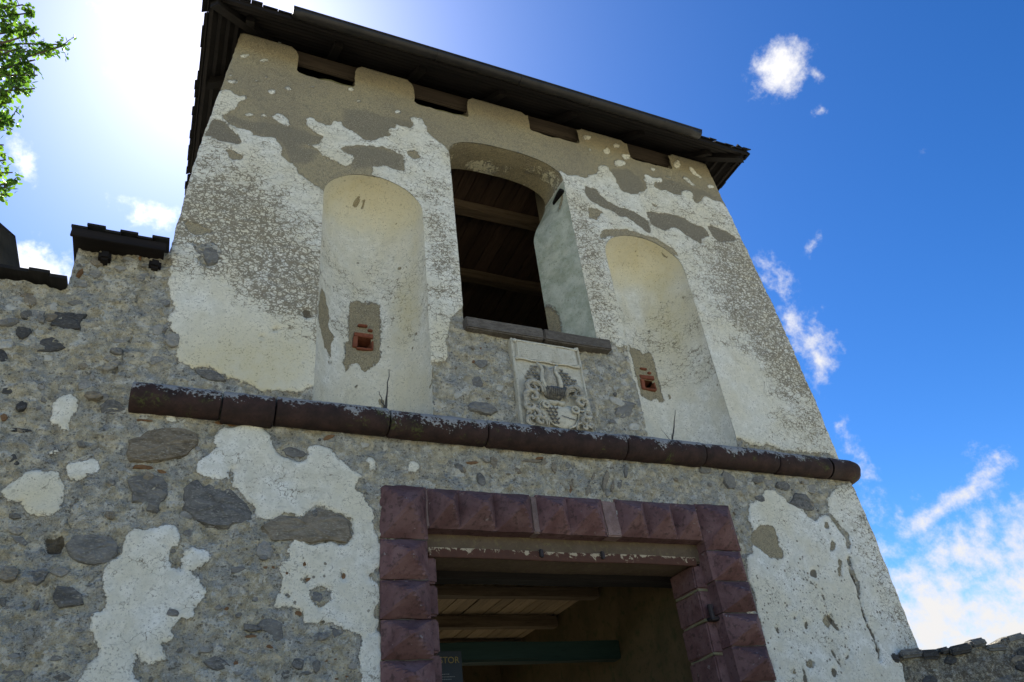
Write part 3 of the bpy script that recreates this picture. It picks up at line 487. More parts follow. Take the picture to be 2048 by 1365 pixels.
STONES = [
('slate',[0.054,3.962,0.094,3.982,0.13,3.919,0.176,3.955,0.237,3.926,0.331,3.933,0.388,3.879,0.452,3.817,0.495,3.746,0.507,3.69,0.444,3.663,0.372,3.66,0.34,3.627,0.234,3.63,0.133,3.663,0.086,3.708,0.026,3.751,0.005,3.91]),
('schist',[0.547,3.653,0.603,3.695,0.659,3.739,0.735,3.743,0.812,3.723,0.879,3.784,0.94,3.822,1.028,3.793,1.125,3.765,1.166,3.733,1.175,3.658,1.192,3.609,1.153,3.558,1.051,3.571,0.973,3.567,0.897,3.54,0.746,3.558,0.643,3.546,0.582,3.583]),
('slate',[-0.61,3.486,-0.572,3.545,-0.468,3.557,-0.359,3.547,-0.31,3.49,-0.302,3.439,-0.341,3.373,-0.413,3.357,-0.514,3.375,-0.573,3.423]),
('slate',[0.497,3.005,0.572,2.991,0.61,3.032,0.651,3.039,0.737,3.004,0.751,2.887,0.682,2.894,0.672,2.942,0.602,2.963,0.535,2.95,0.5,2.964]),
('slate',[1.045,2.989,1.134,2.967,1.142,2.939,1.076,2.904,1.046,2.954]),
('slate',[0.935,2.919,0.974,2.947,1.011,2.926,0.99,2.891,0.948,2.885]),
('schist',[-0.377,4.126,-0.38,4.227,-0.277,4.315,-0.16,4.345,-0.018,4.361,0.068,4.325,0.071,4.237,0.034,4.182,-0.03,4.124,-0.125,4.099,-0.259,4.071,-0.342,4.08]),
('slate',[-0.338,3.934,-0.311,3.968,-0.225,3.983,-0.121,3.975,-0.079,3.921,-0.068,3.842,-0.101,3.784,-0.116,3.706,-0.184,3.717,-0.227,3.777,-0.28,3.781,-0.308,3.873]),
('dark',[-0.844,5.188,-0.839,5.115,-0.93,5.093,-1.03,5.117,-1.058,5.18,-1.032,5.245,-0.942,5.259,-0.821,5.264]),
('dark',[-0.9,4.942,-0.943,4.913,-0.99,4.888,-1.065,4.874,-1.094,4.935,-1.054,4.989,-0.999,5.024,-0.946,4.991]),
('dark',[-1.133,5.04,-1.148,5.001,-1.179,4.973,-1.218,4.996,-1.241,5.025,-1.231,5.072,-1.195,5.078,-1.146,5.073]),
('dark',[-1.222,4.798,-1.212,4.749,-1.239,4.741,-1.255,4.753,-1.28,4.806,-1.282,4.86,-1.258,4.852,-1.238,4.832]),
('slate',[0.203,4.802,0.136,4.783,0.08,4.785,0.009,4.808,-0.031,4.865,0.041,4.876,0.102,4.879,0.158,4.854]),
('grey',[-0.292,5.185,-0.302,5.151,-0.325,5.131,-0.359,5.143,-0.368,5.187,-0.364,5.216,-0.334,5.236,-0.302,5.226]),
('grey',[-0.157,5.1,-0.172,5.053,-0.211,5.038,-0.245,5.055,-0.273,5.092,-0.257,5.146,-0.223,5.156,-0.179,5.162]),
('grey',[-0.521,5.042,-0.545,5.028,-0.568,5.023,-0.593,5.03,-0.612,5.04,-0.604,5.056,-0.563,5.058,-0.53,5.057]),
('grey',[-0.553,4.882,-0.569,4.862,-0.607,4.847,-0.635,4.858,-0.646,4.873,-0.635,4.899,-0.605,4.901,-0.574,4.904]),
('grey',[-0.238,4.918,-0.27,4.893,-0.296,4.878,-0.343,4.882,-0.338,4.916,-0.344,4.961,-0.304,4.968,-0.273,4.95]),
('grey',[-0.665,4.632,-0.673,4.606,-0.709,4.597,-0.748,4.602,-0.767,4.639,-0.75,4.678,-0.717,4.682,-0.68,4.677]),
('grey',[-0.435,5.708,-0.446,5.657,-0.503,5.642,-0.542,5.647,-0.568,5.687,-0.539,5.731,-0.499,5.753,-0.461,5.742]),
('grey',[-1.092,5.188,-1.105,5.152,-1.134,5.148,-1.17,5.166,-1.211,5.211,-1.181,5.239,-1.133,5.242,-1.089,5.24]),
('grey',[-0.284,5.434,-0.307,5.422,-0.335,5.42,-0.356,5.44,-0.361,5.463,-0.346,5.484,-0.322,5.492,-0.281,5.468]),
('grey',[-1.194,4.922,-1.205,4.893,-1.233,4.883,-1.249,4.896,-1.271,4.916,-1.261,4.938,-1.235,4.944,-1.216,4.937]),
('grey',[-0.528,4.85,-0.535,4.837,-0.551,4.825,-0.568,4.835,-0.588,4.852,-0.571,4.867,-0.551,4.872,-0.533,4.873]),
('grey',[-0.803,5.658,-0.815,5.626,-0.841,5.613,-0.872,5.629,-0.889,5.646,-0.882,5.682,-0.843,5.701,-0.804,5.686]),
('grey',[-0.633,5.752,-0.656,5.728,-0.682,5.71,-0.702,5.723,-0.731,5.734,-0.722,5.764,-0.686,5.772,-0.65,5.769]),
('grey',[-0.877,5.539,-0.872,5.512,-0.9,5.503,-0.935,5.506,-0.938,5.534,-0.937,5.57,-0.906,5.575,-0.881,5.565]),
('grey',[-0.578,5.829,-0.596,5.813,-0.639,5.804,-0.664,5.812,-0.681,5.824,-0.661,5.839,-0.635,5.857,-0.601,5.843]),
('grey',[-0.459,5.822,-0.474,5.801,-0.505,5.793,-0.539,5.786,-0.537,5.805,-0.53,5.824,-0.502,5.833,-0.48,5.831]),
('grey',[-0.956,4.599,-0.957,4.582,-0.972,4.573,-0.992,4.582,-1.012,4.599,-0.993,4.614,-0.977,4.62,-0.961,4.619]),
('pale',[-1.01,5.281,-1.012,5.242,-1.04,5.241,-1.063,5.248,-1.072,5.271,-1.073,5.302,-1.054,5.327,-1.028,5.312]),
('pale',[-1.183,5.307,-1.179,5.277,-1.203,5.273,-1.225,5.271,-1.228,5.307,-1.235,5.331,-1.212,5.339,-1.193,5.331]),
('pale',[-1.262,5.224,-1.282,5.203,-1.302,5.185,-1.33,5.2,-1.344,5.219,-1.336,5.249,-1.307,5.252,-1.278,5.253]),
('pale',[-1.056,5.047,-1.069,5.02,-1.082,5.011,-1.106,5.02,-1.118,5.046,-1.109,5.074,-1.1,5.099,-1.074,5.083]),
('pale',[-1.116,4.935,-1.13,4.917,-1.14,4.909,-1.159,4.916,-1.168,4.932,-1.164,4.956,-1.146,4.961,-1.131,4.954]),
('pale',[-0.951,4.828,-0.953,4.807,-0.985,4.799,-1.011,4.802,-1.012,4.826,-1.018,4.846,-0.984,4.852,-0.961,4.844]),
('slate',[-0.422,4.471,-0.465,4.442,-0.504,4.417,-0.574,4.422,-0.6,4.482,-0.567,4.534,-0.52,4.548,-0.473,4.523]),
('slate',[-0.085,6.016,-0.109,5.975,-0.124,5.954,-0.155,5.972,-0.163,5.999,-0.157,6.039,-0.131,6.058,-0.105,6.039]),
('slate',[-0.868,5.359,-0.878,5.333,-0.912,5.32,-0.94,5.328,-0.97,5.345,-0.943,5.369,-0.919,5.377,-0.878,5.376]),
('slate',[0.022,6.02,0.015,5.926,-0.05,5.89,-0.083,5.937,-0.107,5.995,-0.093,6.082,-0.052,6.116,0.006,6.087]),
('dark',[-0.426,4.531,-0.431,4.476,-0.458,4.458,-0.481,4.482,-0.499,4.539,-0.498,4.598,-0.47,4.605,-0.438,4.596]),
('dark',[-0.975,4.016,-0.987,3.995,-1.022,4.008,-1.047,4.026,-1.078,4.057,-1.045,4.081,-1.011,4.078,-0.992,4.046]),
('dark',[-0.952,4.255,-1.002,4.24,-1.045,4.237,-1.096,4.243,-1.138,4.259,-1.089,4.271,-1.042,4.276,-0.969,4.273]),
('dark',[-1.026,4.448,-1.027,4.42,-1.04,4.404,-1.067,4.391,-1.087,4.411,-1.087,4.44,-1.064,4.47,-1.037,4.465]),
('dark',[-1.132,4.53,-1.141,4.513,-1.163,4.507,-1.187,4.508,-1.192,4.528,-1.192,4.548,-1.169,4.558,-1.135,4.55]),
('grey',[-0.924,4.517,-0.921,4.49,-0.938,4.482,-0.958,4.492,-0.966,4.516,-0.96,4.533,-0.948,4.549,-0.93,4.529]),
('grey',[-0.351,4.33,-0.36,4.318,-0.38,4.317,-0.387,4.331,-0.379,4.343,-0.363,4.345]),
('grey',[0.106,3.702,0.092,3.684,0.054,3.692,0.019,3.709,0.025,3.736,0.038,3.748,0.077,3.74,0.109,3.718]),
('rust',[-0.186,4.036,-0.226,4.024,-0.261,4.024,-0.316,4.028,-0.315,4.041,-0.308,4.051,-0.258,4.056,-0.201,4.049]),
('rust',[-0.104,4.01,-0.118,4.009,-0.139,4.007,-0.16,4.023,-0.169,4.037,-0.154,4.038,-0.133,4.034,-0.102,4.023]),
('rust',[-1.111,4.331,-1.118,4.308,-1.135,4.301,-1.148,4.316,-1.163,4.328,-1.152,4.344,-1.141,4.358,-1.123,4.351]),
('rust',[-0.244,4.395,-0.269,4.388,-0.302,4.384,-0.344,4.383,-0.353,4.392,-0.34,4.399,-0.291,4.401,-0.257,4.399]),
('slate',[0.837,4.234,0.799,4.212,0.739,4.198,0.689,4.221,0.654,4.263,0.698,4.294,0.76,4.284,0.816,4.264]),
('pale',[1.315,4.36,1.297,4.345,1.268,4.339,1.245,4.346,1.24,4.366,1.245,4.387,1.275,4.388,1.317,4.381]),
('rust',[1.048,4.42,1.026,4.394,0.994,4.38,0.961,4.362,0.954,4.381,0.966,4.402,0.987,4.416,1.024,4.425]),
('rust',[0.346,4.439,0.297,4.425,0.239,4.421,0.182,4.423,0.157,4.438,0.175,4.451,0.247,4.464,0.311,4.457]),
('slate',[-0.431,3.116,-0.489,3.107,-0.559,3.095,-0.606,3.141,-0.61,3.181,-0.601,3.229,-0.51,3.216,-0.459,3.182]),
('slate',[-0.843,3.139,-0.839,3.112,-0.855,3.11,-0.87,3.124,-0.885,3.145,-0.881,3.165,-0.865,3.167,-0.85,3.157]),
('slate',[0.13,3.583,0.122,3.564,0.097,3.559,0.074,3.569,0.053,3.588,0.07,3.611,0.096,3.619,0.121,3.61]),
('slate',[0.107,3.059,0.099,3.042,0.065,3.041,0.029,3.053,0.033,3.073,0.042,3.095,0.079,3.085,0.096,3.075]),
('slate',[-0.418,2.706,-0.438,2.693,-0.466,2.691,-0.492,2.695,-0.515,2.711,-0.492,2.724,-0.465,2.735,-0.441,2.721]),
('slate',[-0.653,2.731,-0.682,2.719,-0.72,2.704,-0.774,2.719,-0.791,2.745,-0.764,2.762,-0.724,2.765,-0.675,2.76]),
('grey',[-0.86,3.323,-0.866,3.298,-0.886,3.296,-0.92,3.297,-0.92,3.326,-0.919,3.345,-0.898,3.356,-0.868,3.341]),
('grey',[-0.7,3.301,-0.705,3.28,-0.732,3.282,-0.752,3.286,-0.769,3.305,-0.759,3.322,-0.735,3.322,-0.711,3.312]),
('grey',[0.037,3.462,0.022,3.45,-0.003,3.449,-0.01,3.469,0.0,3.484,0.023,3.481]),
('grey',[-0.814,3.497,-0.823,3.478,-0.859,3.486,-0.886,3.507,-0.904,3.53,-0.881,3.543,-0.845,3.534,-0.827,3.514]),
('grey',[-0.551,3.321,-0.559,3.295,-0.587,3.276,-0.626,3.289,-0.653,3.303,-0.642,3.323,-0.597,3.343,-0.571,3.335]),
('grey',[-0.742,2.992,-0.763,2.981,-0.788,2.979,-0.813,2.985,-0.833,2.997,-0.821,3.014,-0.788,3.012,-0.752,3.007]),
('grey',[-0.403,2.965,-0.412,2.953,-0.436,2.953,-0.463,2.954,-0.463,2.969,-0.456,2.983,-0.433,2.988,-0.419,2.977]),
('grey',[-0.621,2.905,-0.628,2.893,-0.653,2.89,-0.675,2.896,-0.678,2.909,-0.68,2.924,-0.65,2.925,-0.629,2.914]),
('grey',[-0.478,2.81,-0.497,2.8,-0.517,2.797,-0.544,2.8,-0.547,2.815,-0.541,2.825,-0.521,2.831,-0.496,2.821]),
('grey',[-0.697,2.826,-0.715,2.818,-0.731,2.811,-0.748,2.821,-0.768,2.833,-0.751,2.84,-0.733,2.846,-0.711,2.84]),
('grey',[-0.518,3.036,-0.546,3.031,-0.568,3.032,-0.6,3.042,-0.607,3.055,-0.593,3.06,-0.563,3.062,-0.542,3.047]),
('grey',[0.641,3.475,0.626,3.422,0.576,3.408,0.533,3.447,0.531,3.49,0.543,3.524,0.578,3.55,0.619,3.519]),
('grey',[0.342,3.088,0.327,3.086,0.309,3.094,0.294,3.113,0.297,3.126,0.31,3.135,0.335,3.127,0.356,3.1]),
('grey',[0.594,3.16,0.578,3.145,0.556,3.141,0.534,3.149,0.537,3.165,0.541,3.177,0.56,3.178,0.582,3.176]),
('grey',[0.559,2.826,0.55,2.817,0.515,2.821,0.478,2.836,0.471,2.85,0.493,2.854,0.533,2.849,0.558,2.836]),
('grey',[0.323,2.839,0.307,2.828,0.284,2.826,0.255,2.831,0.253,2.845,0.26,2.857,0.287,2.861,0.307,2.853]),
('grey',[1.249,2.726,1.233,2.713,1.207,2.704,1.178,2.716,1.178,2.735,1.192,2.751,1.214,2.759,1.231,2.744]),
('grey',[0.647,2.822,0.636,2.812,0.605,2.821,0.603,2.835,0.621,2.838,0.636,2.835]),
('grey',[0.51,2.693,0.5,2.687,0.481,2.686,0.466,2.699,0.455,2.712,0.467,2.717,0.493,2.713,0.519,2.702]),
('grey',[0.596,2.761,0.586,2.751,0.568,2.751,0.551,2.751,0.546,2.766,0.555,2.774,0.571,2.775,0.593,2.775]),
('slate',[0.992,3.164,0.974,3.13,0.929,3.15,0.896,3.165,0.894,3.197,0.911,3.229,0.956,3.211,0.991,3.193]),
('slate',[0.777,3.191,0.767,3.173,0.749,3.166,0.73,3.174,0.725,3.197,0.735,3.213,0.752,3.224,0.774,3.211]),
('slate',[0.444,2.75,0.414,2.729,0.345,2.728,0.307,2.752,0.281,2.78,0.314,2.798,0.357,2.82,0.409,2.783]),
('slate',[0.885,2.742,0.875,2.716,0.854,2.713,0.825,2.725,0.807,2.749,0.824,2.783,0.852,2.785,0.886,2.771]),
('slate',[0.993,2.736,0.988,2.71,0.965,2.693,0.944,2.712,0.939,2.75,0.949,2.765,0.971,2.775,0.987,2.763]),
('slate',[0.954,2.701,0.941,2.692,0.909,2.683,0.883,2.686,0.863,2.691,0.876,2.701,0.913,2.711,0.936,2.706]),
('slate',[0.805,2.691,0.799,2.67,0.774,2.664,0.753,2.672,0.74,2.697,0.754,2.723,0.779,2.725,0.808,2.715]),
('slate',[0.478,3.353,0.457,3.337,0.42,3.318,0.382,3.322,0.385,3.34,0.381,3.353,0.424,3.368,0.463,3.367]),
('rust',[0.909,3.286,0.895,3.276,0.877,3.276,0.866,3.294,0.884,3.307,0.904,3.304]),
('rust',[1.153,3.327,1.145,3.308,1.127,3.29,1.103,3.307,1.106,3.328,1.111,3.349,1.134,3.363,1.148,3.34]),
('rust',[0.689,2.847,0.677,2.845,0.659,2.846,0.642,2.857,0.639,2.869,0.648,2.872,0.673,2.869,0.684,2.857]),
('rust',[0.59,2.926,0.578,2.916,0.547,2.914,0.523,2.915,0.505,2.919,0.518,2.929,0.556,2.934,0.576,2.93]),
('rust',[0.857,3.074,0.859,3.055,0.836,3.054,0.812,3.056,0.808,3.081,0.818,3.102,0.839,3.099,0.85,3.09]),
('rust',[0.876,3.394,0.862,3.384,0.849,3.38,0.846,3.4,0.854,3.413,0.866,3.414]),
('rust',[0.621,3.371,0.609,3.361,0.596,3.361,0.584,3.373,0.601,3.382,0.618,3.383]),
('rust',[1.041,2.763,1.024,2.761,1.011,2.765,1.008,2.776,1.018,2.787,1.04,2.774]),
('rust',[1.183,2.664,1.177,2.656,1.157,2.66,1.148,2.668,1.159,2.676,1.181,2.675]),
('rust',[0.669,3.372,0.661,3.359,0.646,3.362,0.64,3.377,0.651,3.383,0.665,3.384]),
('rust',[0.753,3.323,0.75,3.311,0.74,3.313,0.733,3.328,0.74,3.342,0.75,3.336]),
('rust',[0.49,2.754,0.481,2.739,0.468,2.743,0.458,2.765,0.466,2.783,0.484,2.774]),
('rust',[0.407,3.09,0.395,3.084,0.378,3.085,0.366,3.096,0.38,3.109,0.398,3.109]),
('rust',[1.096,2.771,1.091,2.767,1.079,2.768,1.075,2.774,1.083,2.779,1.096,2.779]),
('rust',[1.113,2.652,1.105,2.648,1.089,2.65,1.084,2.657,1.09,2.663,1.104,2.659]),
('slate',[2.281,4.163,2.288,4.12,2.266,4.091,2.234,4.078,2.211,4.138,2.207,4.198,2.234,4.209,2.257,4.2]),
('slate',[3.103,4.331,3.079,4.301,3.043,4.299,3.041,4.334,3.064,4.369,3.088,4.358]),
('slate',[4.889,4.356,4.891,4.29,4.851,4.238,4.78,4.238,4.752,4.295,4.731,4.362,4.772,4.422,4.838,4.393]),
('slate',[3.664,4.294,3.644,4.255,3.627,4.264,3.629,4.318,3.657,4.384,3.671,4.352]),
('slate',[3.584,4.172,3.56,4.144,3.539,4.155,3.55,4.208,3.581,4.242,3.603,4.239]),
('slate',[2.11,4.202,2.079,4.195,2.051,4.216,2.031,4.238,2.018,4.263,2.047,4.275,2.088,4.26,2.101,4.232]),
('slate',[4.656,4.426,4.625,4.392,4.557,4.375,4.497,4.392,4.509,4.423,4.526,4.457,4.608,4.477,4.644,4.453]),
('slate',[5.253,4.36,5.216,4.33,5.154,4.315,5.069,4.322,5.087,4.356,5.14,4.385,5.194,4.4,5.297,4.394]),
('schist',[3.453,4.219,3.386,4.104,3.379,4.163,3.405,4.241,3.458,4.325,3.477,4.288]),
('schist',[2.952,4.289,2.931,4.242,2.917,4.258,2.901,4.302,2.922,4.351,2.947,4.352]),
('schist',[3.256,4.1,3.223,4.065,3.204,4.071,3.225,4.138,3.256,4.176,3.272,4.154]),
('schist',[3.099,4.171,3.075,4.112,3.07,4.144,3.076,4.184,3.096,4.219,3.113,4.224]),
('schist',[2.856,4.357,2.808,4.34,2.731,4.336,2.634,4.338,2.644,4.353,2.677,4.369,2.762,4.376,2.852,4.374]),
('schist',[2.397,4.304,2.38,4.256,2.358,4.243,2.33,4.302,2.341,4.35,2.369,4.359]),
('schist',[3.327,4.242,3.307,4.21,3.295,4.215,3.316,4.271,3.335,4.3,3.346,4.304]),
('schist',[2.868,4.337,2.844,4.315,2.821,4.316,2.818,4.342,2.829,4.379,2.857,4.37]),
('schist',[3.493,4.143,3.466,4.114,3.456,4.119,3.474,4.182,3.504,4.241,3.508,4.21]),
('schist',[2.626,4.237,2.6,4.227,2.558,4.233,2.538,4.257,2.543,4.27,2.553,4.29,2.595,4.284,2.611,4.261]),
('rust',[3.087,4.116,3.064,4.079,3.061,4.109,3.065,4.144,3.085,4.177,3.099,4.17]),
('rust',[2.842,4.383,2.822,4.374,2.793,4.368,2.761,4.367,2.769,4.379,2.78,4.391,2.809,4.395,2.837,4.397]),
('rust',[2.245,4.298,2.221,4.286,2.17,4.277,2.133,4.282,2.124,4.293,2.159,4.302,2.19,4.307,2.228,4.31]),
('grey',[5.38,4.34,5.341,4.305,5.268,4.292,5.234,4.316,5.209,4.343,5.263,4.386,5.321,4.385,5.398,4.384]),
('grey',[5.647,4.509,5.631,4.474,5.523,4.47,5.445,4.475,5.426,4.497,5.508,4.537,5.595,4.559,5.638,4.533]),
('grey',[5.914,4.29,5.871,4.253,5.815,4.27,5.791,4.301,5.812,4.335,5.86,4.361,5.932,4.371,5.935,4.327]),
('grey',[5.84,4.358,5.783,4.345,5.719,4.37,5.701,4.397,5.687,4.443,5.757,4.45,5.812,4.419,5.864,4.397]),
('slate',[5.181,4.133,5.137,4.117,5.103,4.124,5.087,4.141,5.08,4.177,5.132,4.189,5.17,4.193,5.188,4.166]),
('slate',[5.803,4.091,5.705,4.063,5.567,4.08,5.492,4.137,5.562,4.198,5.623,4.257,5.757,4.25,5.799,4.181]),
('slate',[5.565,4.314,5.539,4.275,5.449,4.264,5.402,4.284,5.376,4.308,5.432,4.357,5.523,4.37,5.55,4.342]),
('slate',[2.456,4.798,2.388,4.758,2.276,4.771,2.187,4.779,2.177,4.83,2.239,4.874,2.35,4.876,2.421,4.843]),
('slate',[2.346,5.064,2.318,5.033,2.273,4.988,2.239,5.019,2.228,5.063,2.253,5.127,2.312,5.162,2.357,5.13]),
('slate',[2.417,5.297,2.378,5.262,2.334,5.241,2.308,5.266,2.281,5.299,2.319,5.336,2.368,5.346,2.409,5.352]),
('slate',[3.958,5.074,3.88,4.987,3.827,4.899,3.729,4.877,3.668,4.922,3.726,5.006,3.794,5.091,3.867,5.091]),
('pale',[3.899,4.962,3.885,4.933,3.852,4.931,3.814,4.932,3.817,4.956,3.84,4.977,3.879,4.992,3.91,4.987]),
('pale',[3.48,5.365,3.459,5.346,3.405,5.316,3.369,5.33,3.364,5.353,3.392,5.377,3.44,5.398,3.493,5.401]),
('pale',[3.795,5.025,3.758,5.01,3.668,5.037,3.639,5.075,3.654,5.104,3.688,5.117,3.752,5.102,3.814,5.053]),
('pale',[2.137,4.925,2.108,4.899,2.072,4.872,2.056,4.9,2.031,4.928,2.057,4.952,2.091,4.969,2.123,4.951]),
('pale',[3.935,4.81,3.907,4.772,3.853,4.766,3.798,4.766,3.796,4.81,3.835,4.84,3.89,4.862,3.944,4.851]),
('pale',[2.553,5.055,2.524,5.03,2.497,5.012,2.464,5.024,2.466,5.048,2.476,5.077,2.517,5.082,2.545,5.083]),
]
PAINT = [(k, list(zip(p[0::2], p[1::2]))) for k, p in PAINT]
STONES = [(k, list(zip(p[0::2], p[1::2]))) for k, p in STONES]
RNG = random.Random(11)

# ------------------------------------------------------------------ ground
def build_ground():
    n = 90; c = np.sinh(np.linspace(-5.2, 5.2, n))/np.sinh(5.2)*900
    V = []; F = []
    for j in range(n):
        for i in range(n): V.append((c[i]+3, c[j]-3, -0.02+.03*float(fbm(c[i]*.7, c[j]*.7, 3, 5)) if abs(c[i]) < 60 and abs(c[j]) < 60 else -.02))
    F = [(j*n+i, j*n+i+1, (j+1)*n+i+1, (j+1)*n+i) for j in range(n-1) for i in range(n-1)]
    m, nt, b = mat_base('gravel_and_dry_grass'); g = NG(nt); P = g.pos()
    c = g.mix(g.ss(g.noise(P, 1.2, 6, .6), .4, .6), (.29, .275, .235), (.19, .195, .12)); c = g.mix(g.ss(g.noise(P, 40, 3), .5, .7), c, (.23, .21, .17))
    nt.links.new(c, b.inputs['Base Color']); b.inputs['Roughness'].default_value = .95; g.bump(g.noise(P, 40, 4), .6, .02, b)
    tag(link('ground', mesh('ground', V, F), m), kind='structure')
build_ground()

# ------------------------------------------------------------------ tower front
def xl(z): return np.interp(z, [0, 2.6, 4.7, 5.95, 7.0, 8.2, 9.2], [-.62, -.56, -.44, -.36, -.31, -.20, -.10])
def xr(z): return np.interp(z, [0, 2.7, 4.42, 4.62, 5.5, 6.5, 7.65, 8.46, 9.2], [6.53, 6.50, 6.49, 6.42, 6.41, 6.35, 6.24, 6.16, 6.09])
NICHE = [(1.36, .5), (4.535, .535)]           # centre x, half width
NZ0, NZS, NRISE, NDEP = 4.5, 7.02, .40, .44
def niche_outline(xc, R):
    p = [(xc-R, NZ0), (xc+R, NZ0)]
    for k in range(25):
        a = math.pi*k/24; p.append((xc+R*math.cos(a), NZS+NRISE*math.sin(a)))
    return p
WX0, WX1, WZ0, WZS, WZT = 2.21, 3.64, 5.70, 8.10, 8.40
def win_outline():
    p = [(WX0, WZ0), (WX1, WZ0)]
    xc, R = (WX0+WX1)/2, (WX1-WX0)/2
    for k in range(29):
        a = math.pi*k/28; c, s = math.cos(a), math.sin(a)
        p.append((xc+R*math.copysign(abs(c)**.8, c), WZS+(WZT-WZS)*abs(s)**.85))
    return p
NOTCH = [(.51, 1.15, 8.77), (1.83, 2.51, 8.79), (3.31, 4.02, 8.87), (4.76, 5.43, 8.86)]
def rect(x0, x1, z0, z1): return [(x0, z0), (x1, z0), (x1, z1), (x0, z1)]
def crenel(x0, x1, z0):
    r = random.Random(int(x0*100)); p = []
    f = lambda a: r.uniform(-.012, .012)
    p += [(x0+.03, z0+.012)]+[(x0+(x1-x0)*k/7, z0+f(0)*1.4) for k in range(1, 7)]+[(x1-.03, z0+.01), (x1-.004, z0+.04)]
    p += [(x1-.008+f(0)*.5, z0+.12+.06*k) for k in range(4)]+[(x1+.02, 9.15), (x1+.06, 9.185), (x1+.10, 9.25), (x0-.10, 9.25), (x0-.06, 9.185), (x0-.02, 9.15)]
    p += [(x0+.008+f(0)*.5, z0+.30-.06*k) for k in range(4)]+[(x0+.004, z0+.04)]
    return p
class Wall:
    """height-field wall front in the plane y = y0, facing -y"""
    def __init__(s, nu, nv, fl, fr, z0, z1, y0, default, holes, rubble=1., seed=1):
        s.nu, s.nv, s.fl, s.fr, s.z0, s.z1, s.y0 = nu, nv, fl, fr, z0, z1, y0
        u = np.linspace(0, 1, nu); zz = np.linspace(z0, z1, nv); Z, U = np.meshgrid(zz, u, indexing='ij')
        X = fl(Z)*(1-U)+fr(Z)*U; s.X, s.Z = X, Z
        T = np.full(X.shape, 'C', dtype='<U1'); T[default(X, Z)] = 'A'; tone = np.zeros(X.shape); K = np.zeros(X.shape)
        jx = X+.065*fbm(X*13, Z*13, 4, 40, .85); jz = Z+.065*fbm(X*13, Z*13, 4, 44, .85)
        for k, P in PAINT:
            xs = [p[0] for p in P]; zs = [p[1] for p in P]
            if max(xs) < X.min() or min(xs) > X.max(): continue
            b = (X > min(xs)-.05) & (X < max(xs)+.05) & (Z > min(zs)-.05) & (Z < max(zs)+.05)
            r, c = np.where(b)
            if len(r) == 0: continue
            r0, r1, c0, c1 = r.min(), r.max()+1, c.min(), c.max()+1
            ins = inpoly(jx[r0:r1, c0:c1], jz[r0:r1, c0:c1], P); sl_ = (slice(r0, r1), slice(c0, c1))
            if k == 'd': t = tone[sl_]; t[ins] = .75
            elif k == 'K': q = K[sl_]; q[ins] = 1
            else:
                q = T[sl_]; q[ins] = 'B' if k == 'D' else k
                t = tone[sl_]; t[ins] = 1. if k == 'D' else (0. if k != 'B' else .15)
        s.A = blur((T == 'A').astype(float), 1.25); s.B = blur((T == 'B').astype(float), 1.1); Ah = blur((T == 'A').astype(float), .7); s.K = blur(K, .9); s.tone = np.clip(blur(tone, 1.0)*1.1, 0, 1)
        s.crk = np.clip((.26 if default is TOWER_DEF else 0.)*(Z > 4.45)+field(X, Z, CRK)+.0, 0, 1.1); s.yel = np.clip(field(X, Z, YEL)+.16*(Z > 4.5), 0, 1); s.pit = np.clip(field(X, Z, PIT), 0, 1)
        s.crk = np.where(Z < 4.45, .10+.35*np.clip((X-6.05)*2.5, 0, 1), s.crk)
        cC = 1-np.clip(s.A+s.B, 0, 1)
        lump = fbm(X*3.3, Z*3.3, 3, seed)*.055-np.abs(fbm(X*7, Z*9.5, 3, seed+5))*.050+.012+fbm(X*20, Z*24, 3, seed+9, .75)*.046
        s.d = .012*fbm(X*.9, Z*.9, 3, seed+2)+.006*fbm(X*5, Z*5, 3, seed+20)+cC*(lump*rubble-.006)+.020*Ah+.010*s.B-.035*np.clip(s.K*1.4, 0, 1)*(.5+.5*cC)
        s.d += s.A*.004*fbm(X*22, Z*22, 2, seed+30)*(1+3*s.crk)
        # ragged vertical edges
        ed = np.where(Z < 5.8, 1-U, np.minimum(U, 1-U))*(fr(Z)-fl(Z)); s.d -= .02*np.exp(-(ed/.02)**2)
        dead = np.zeros((nv-1, nu-1), bool); h = 1.02*(z1-z0)/(nv-1)
        X2, Z2 = X.copy(), Z.copy()
        X2[:, 0] += np.where(Z[:, 0] < 5.85, -.10, 0.)+np.where(Z[:, 0] < 5.85, .12, .025)*fbm(Z[:, 0]*9, Z[:, 0]*0+3, 4, 60, .7); X2[:, -1] += .030*fbm(Z[:, -1]*11, Z[:, -1]*0+7, 4, 61)
        for H in holes:
            xs = [p[0] for p in H]; zs = [p[1] for p in H]
            r, c = np.where((X > min(xs)-.06) & (X < max(xs)+.06) & (Z > min(zs)-.06) & (Z < max(zs)+.06))
            sl_ = (slice(r.min(), r.max()+1), slice(c.min(), c.max()+1))
            sd, nx, nz = sdist(X2[sl_], Z2[sl_], H); m = np.abs(sd) < .62*h
            a = X2[sl_]; a[m] = nx[m]; a = Z2[sl_]; a[m] = nz[m]; sd[m] = 0
            q = (sd[:-1, :-1]+sd[1:, :-1]+sd[:-1, 1:]+sd[1:, 1:])/4
            dd = dead[sl_[0].start:sl_[0].stop-1, sl_[1].start:sl_[1].stop-1]; dd |= q < -1e-4
        s.X2, s.Z2, s.dead = X2, Z2, dead
    def at(s, x, z, arr=None):
        arr = s.d if arr is None else arr
        j = (np.asarray(z, float)-s.z0)/(s.z1-s.z0)*(s.nv-1); i = (np.asarray(x, float)-s.fl(z))/(s.fr(z)-s.fl(z))*(s.nu-1)
        j = np.clip(np.round(j).astype(int), 0, s.nv-1); i = np.clip(np.round(i).astype(int), 0, s.nu-1); return arr[j, i]
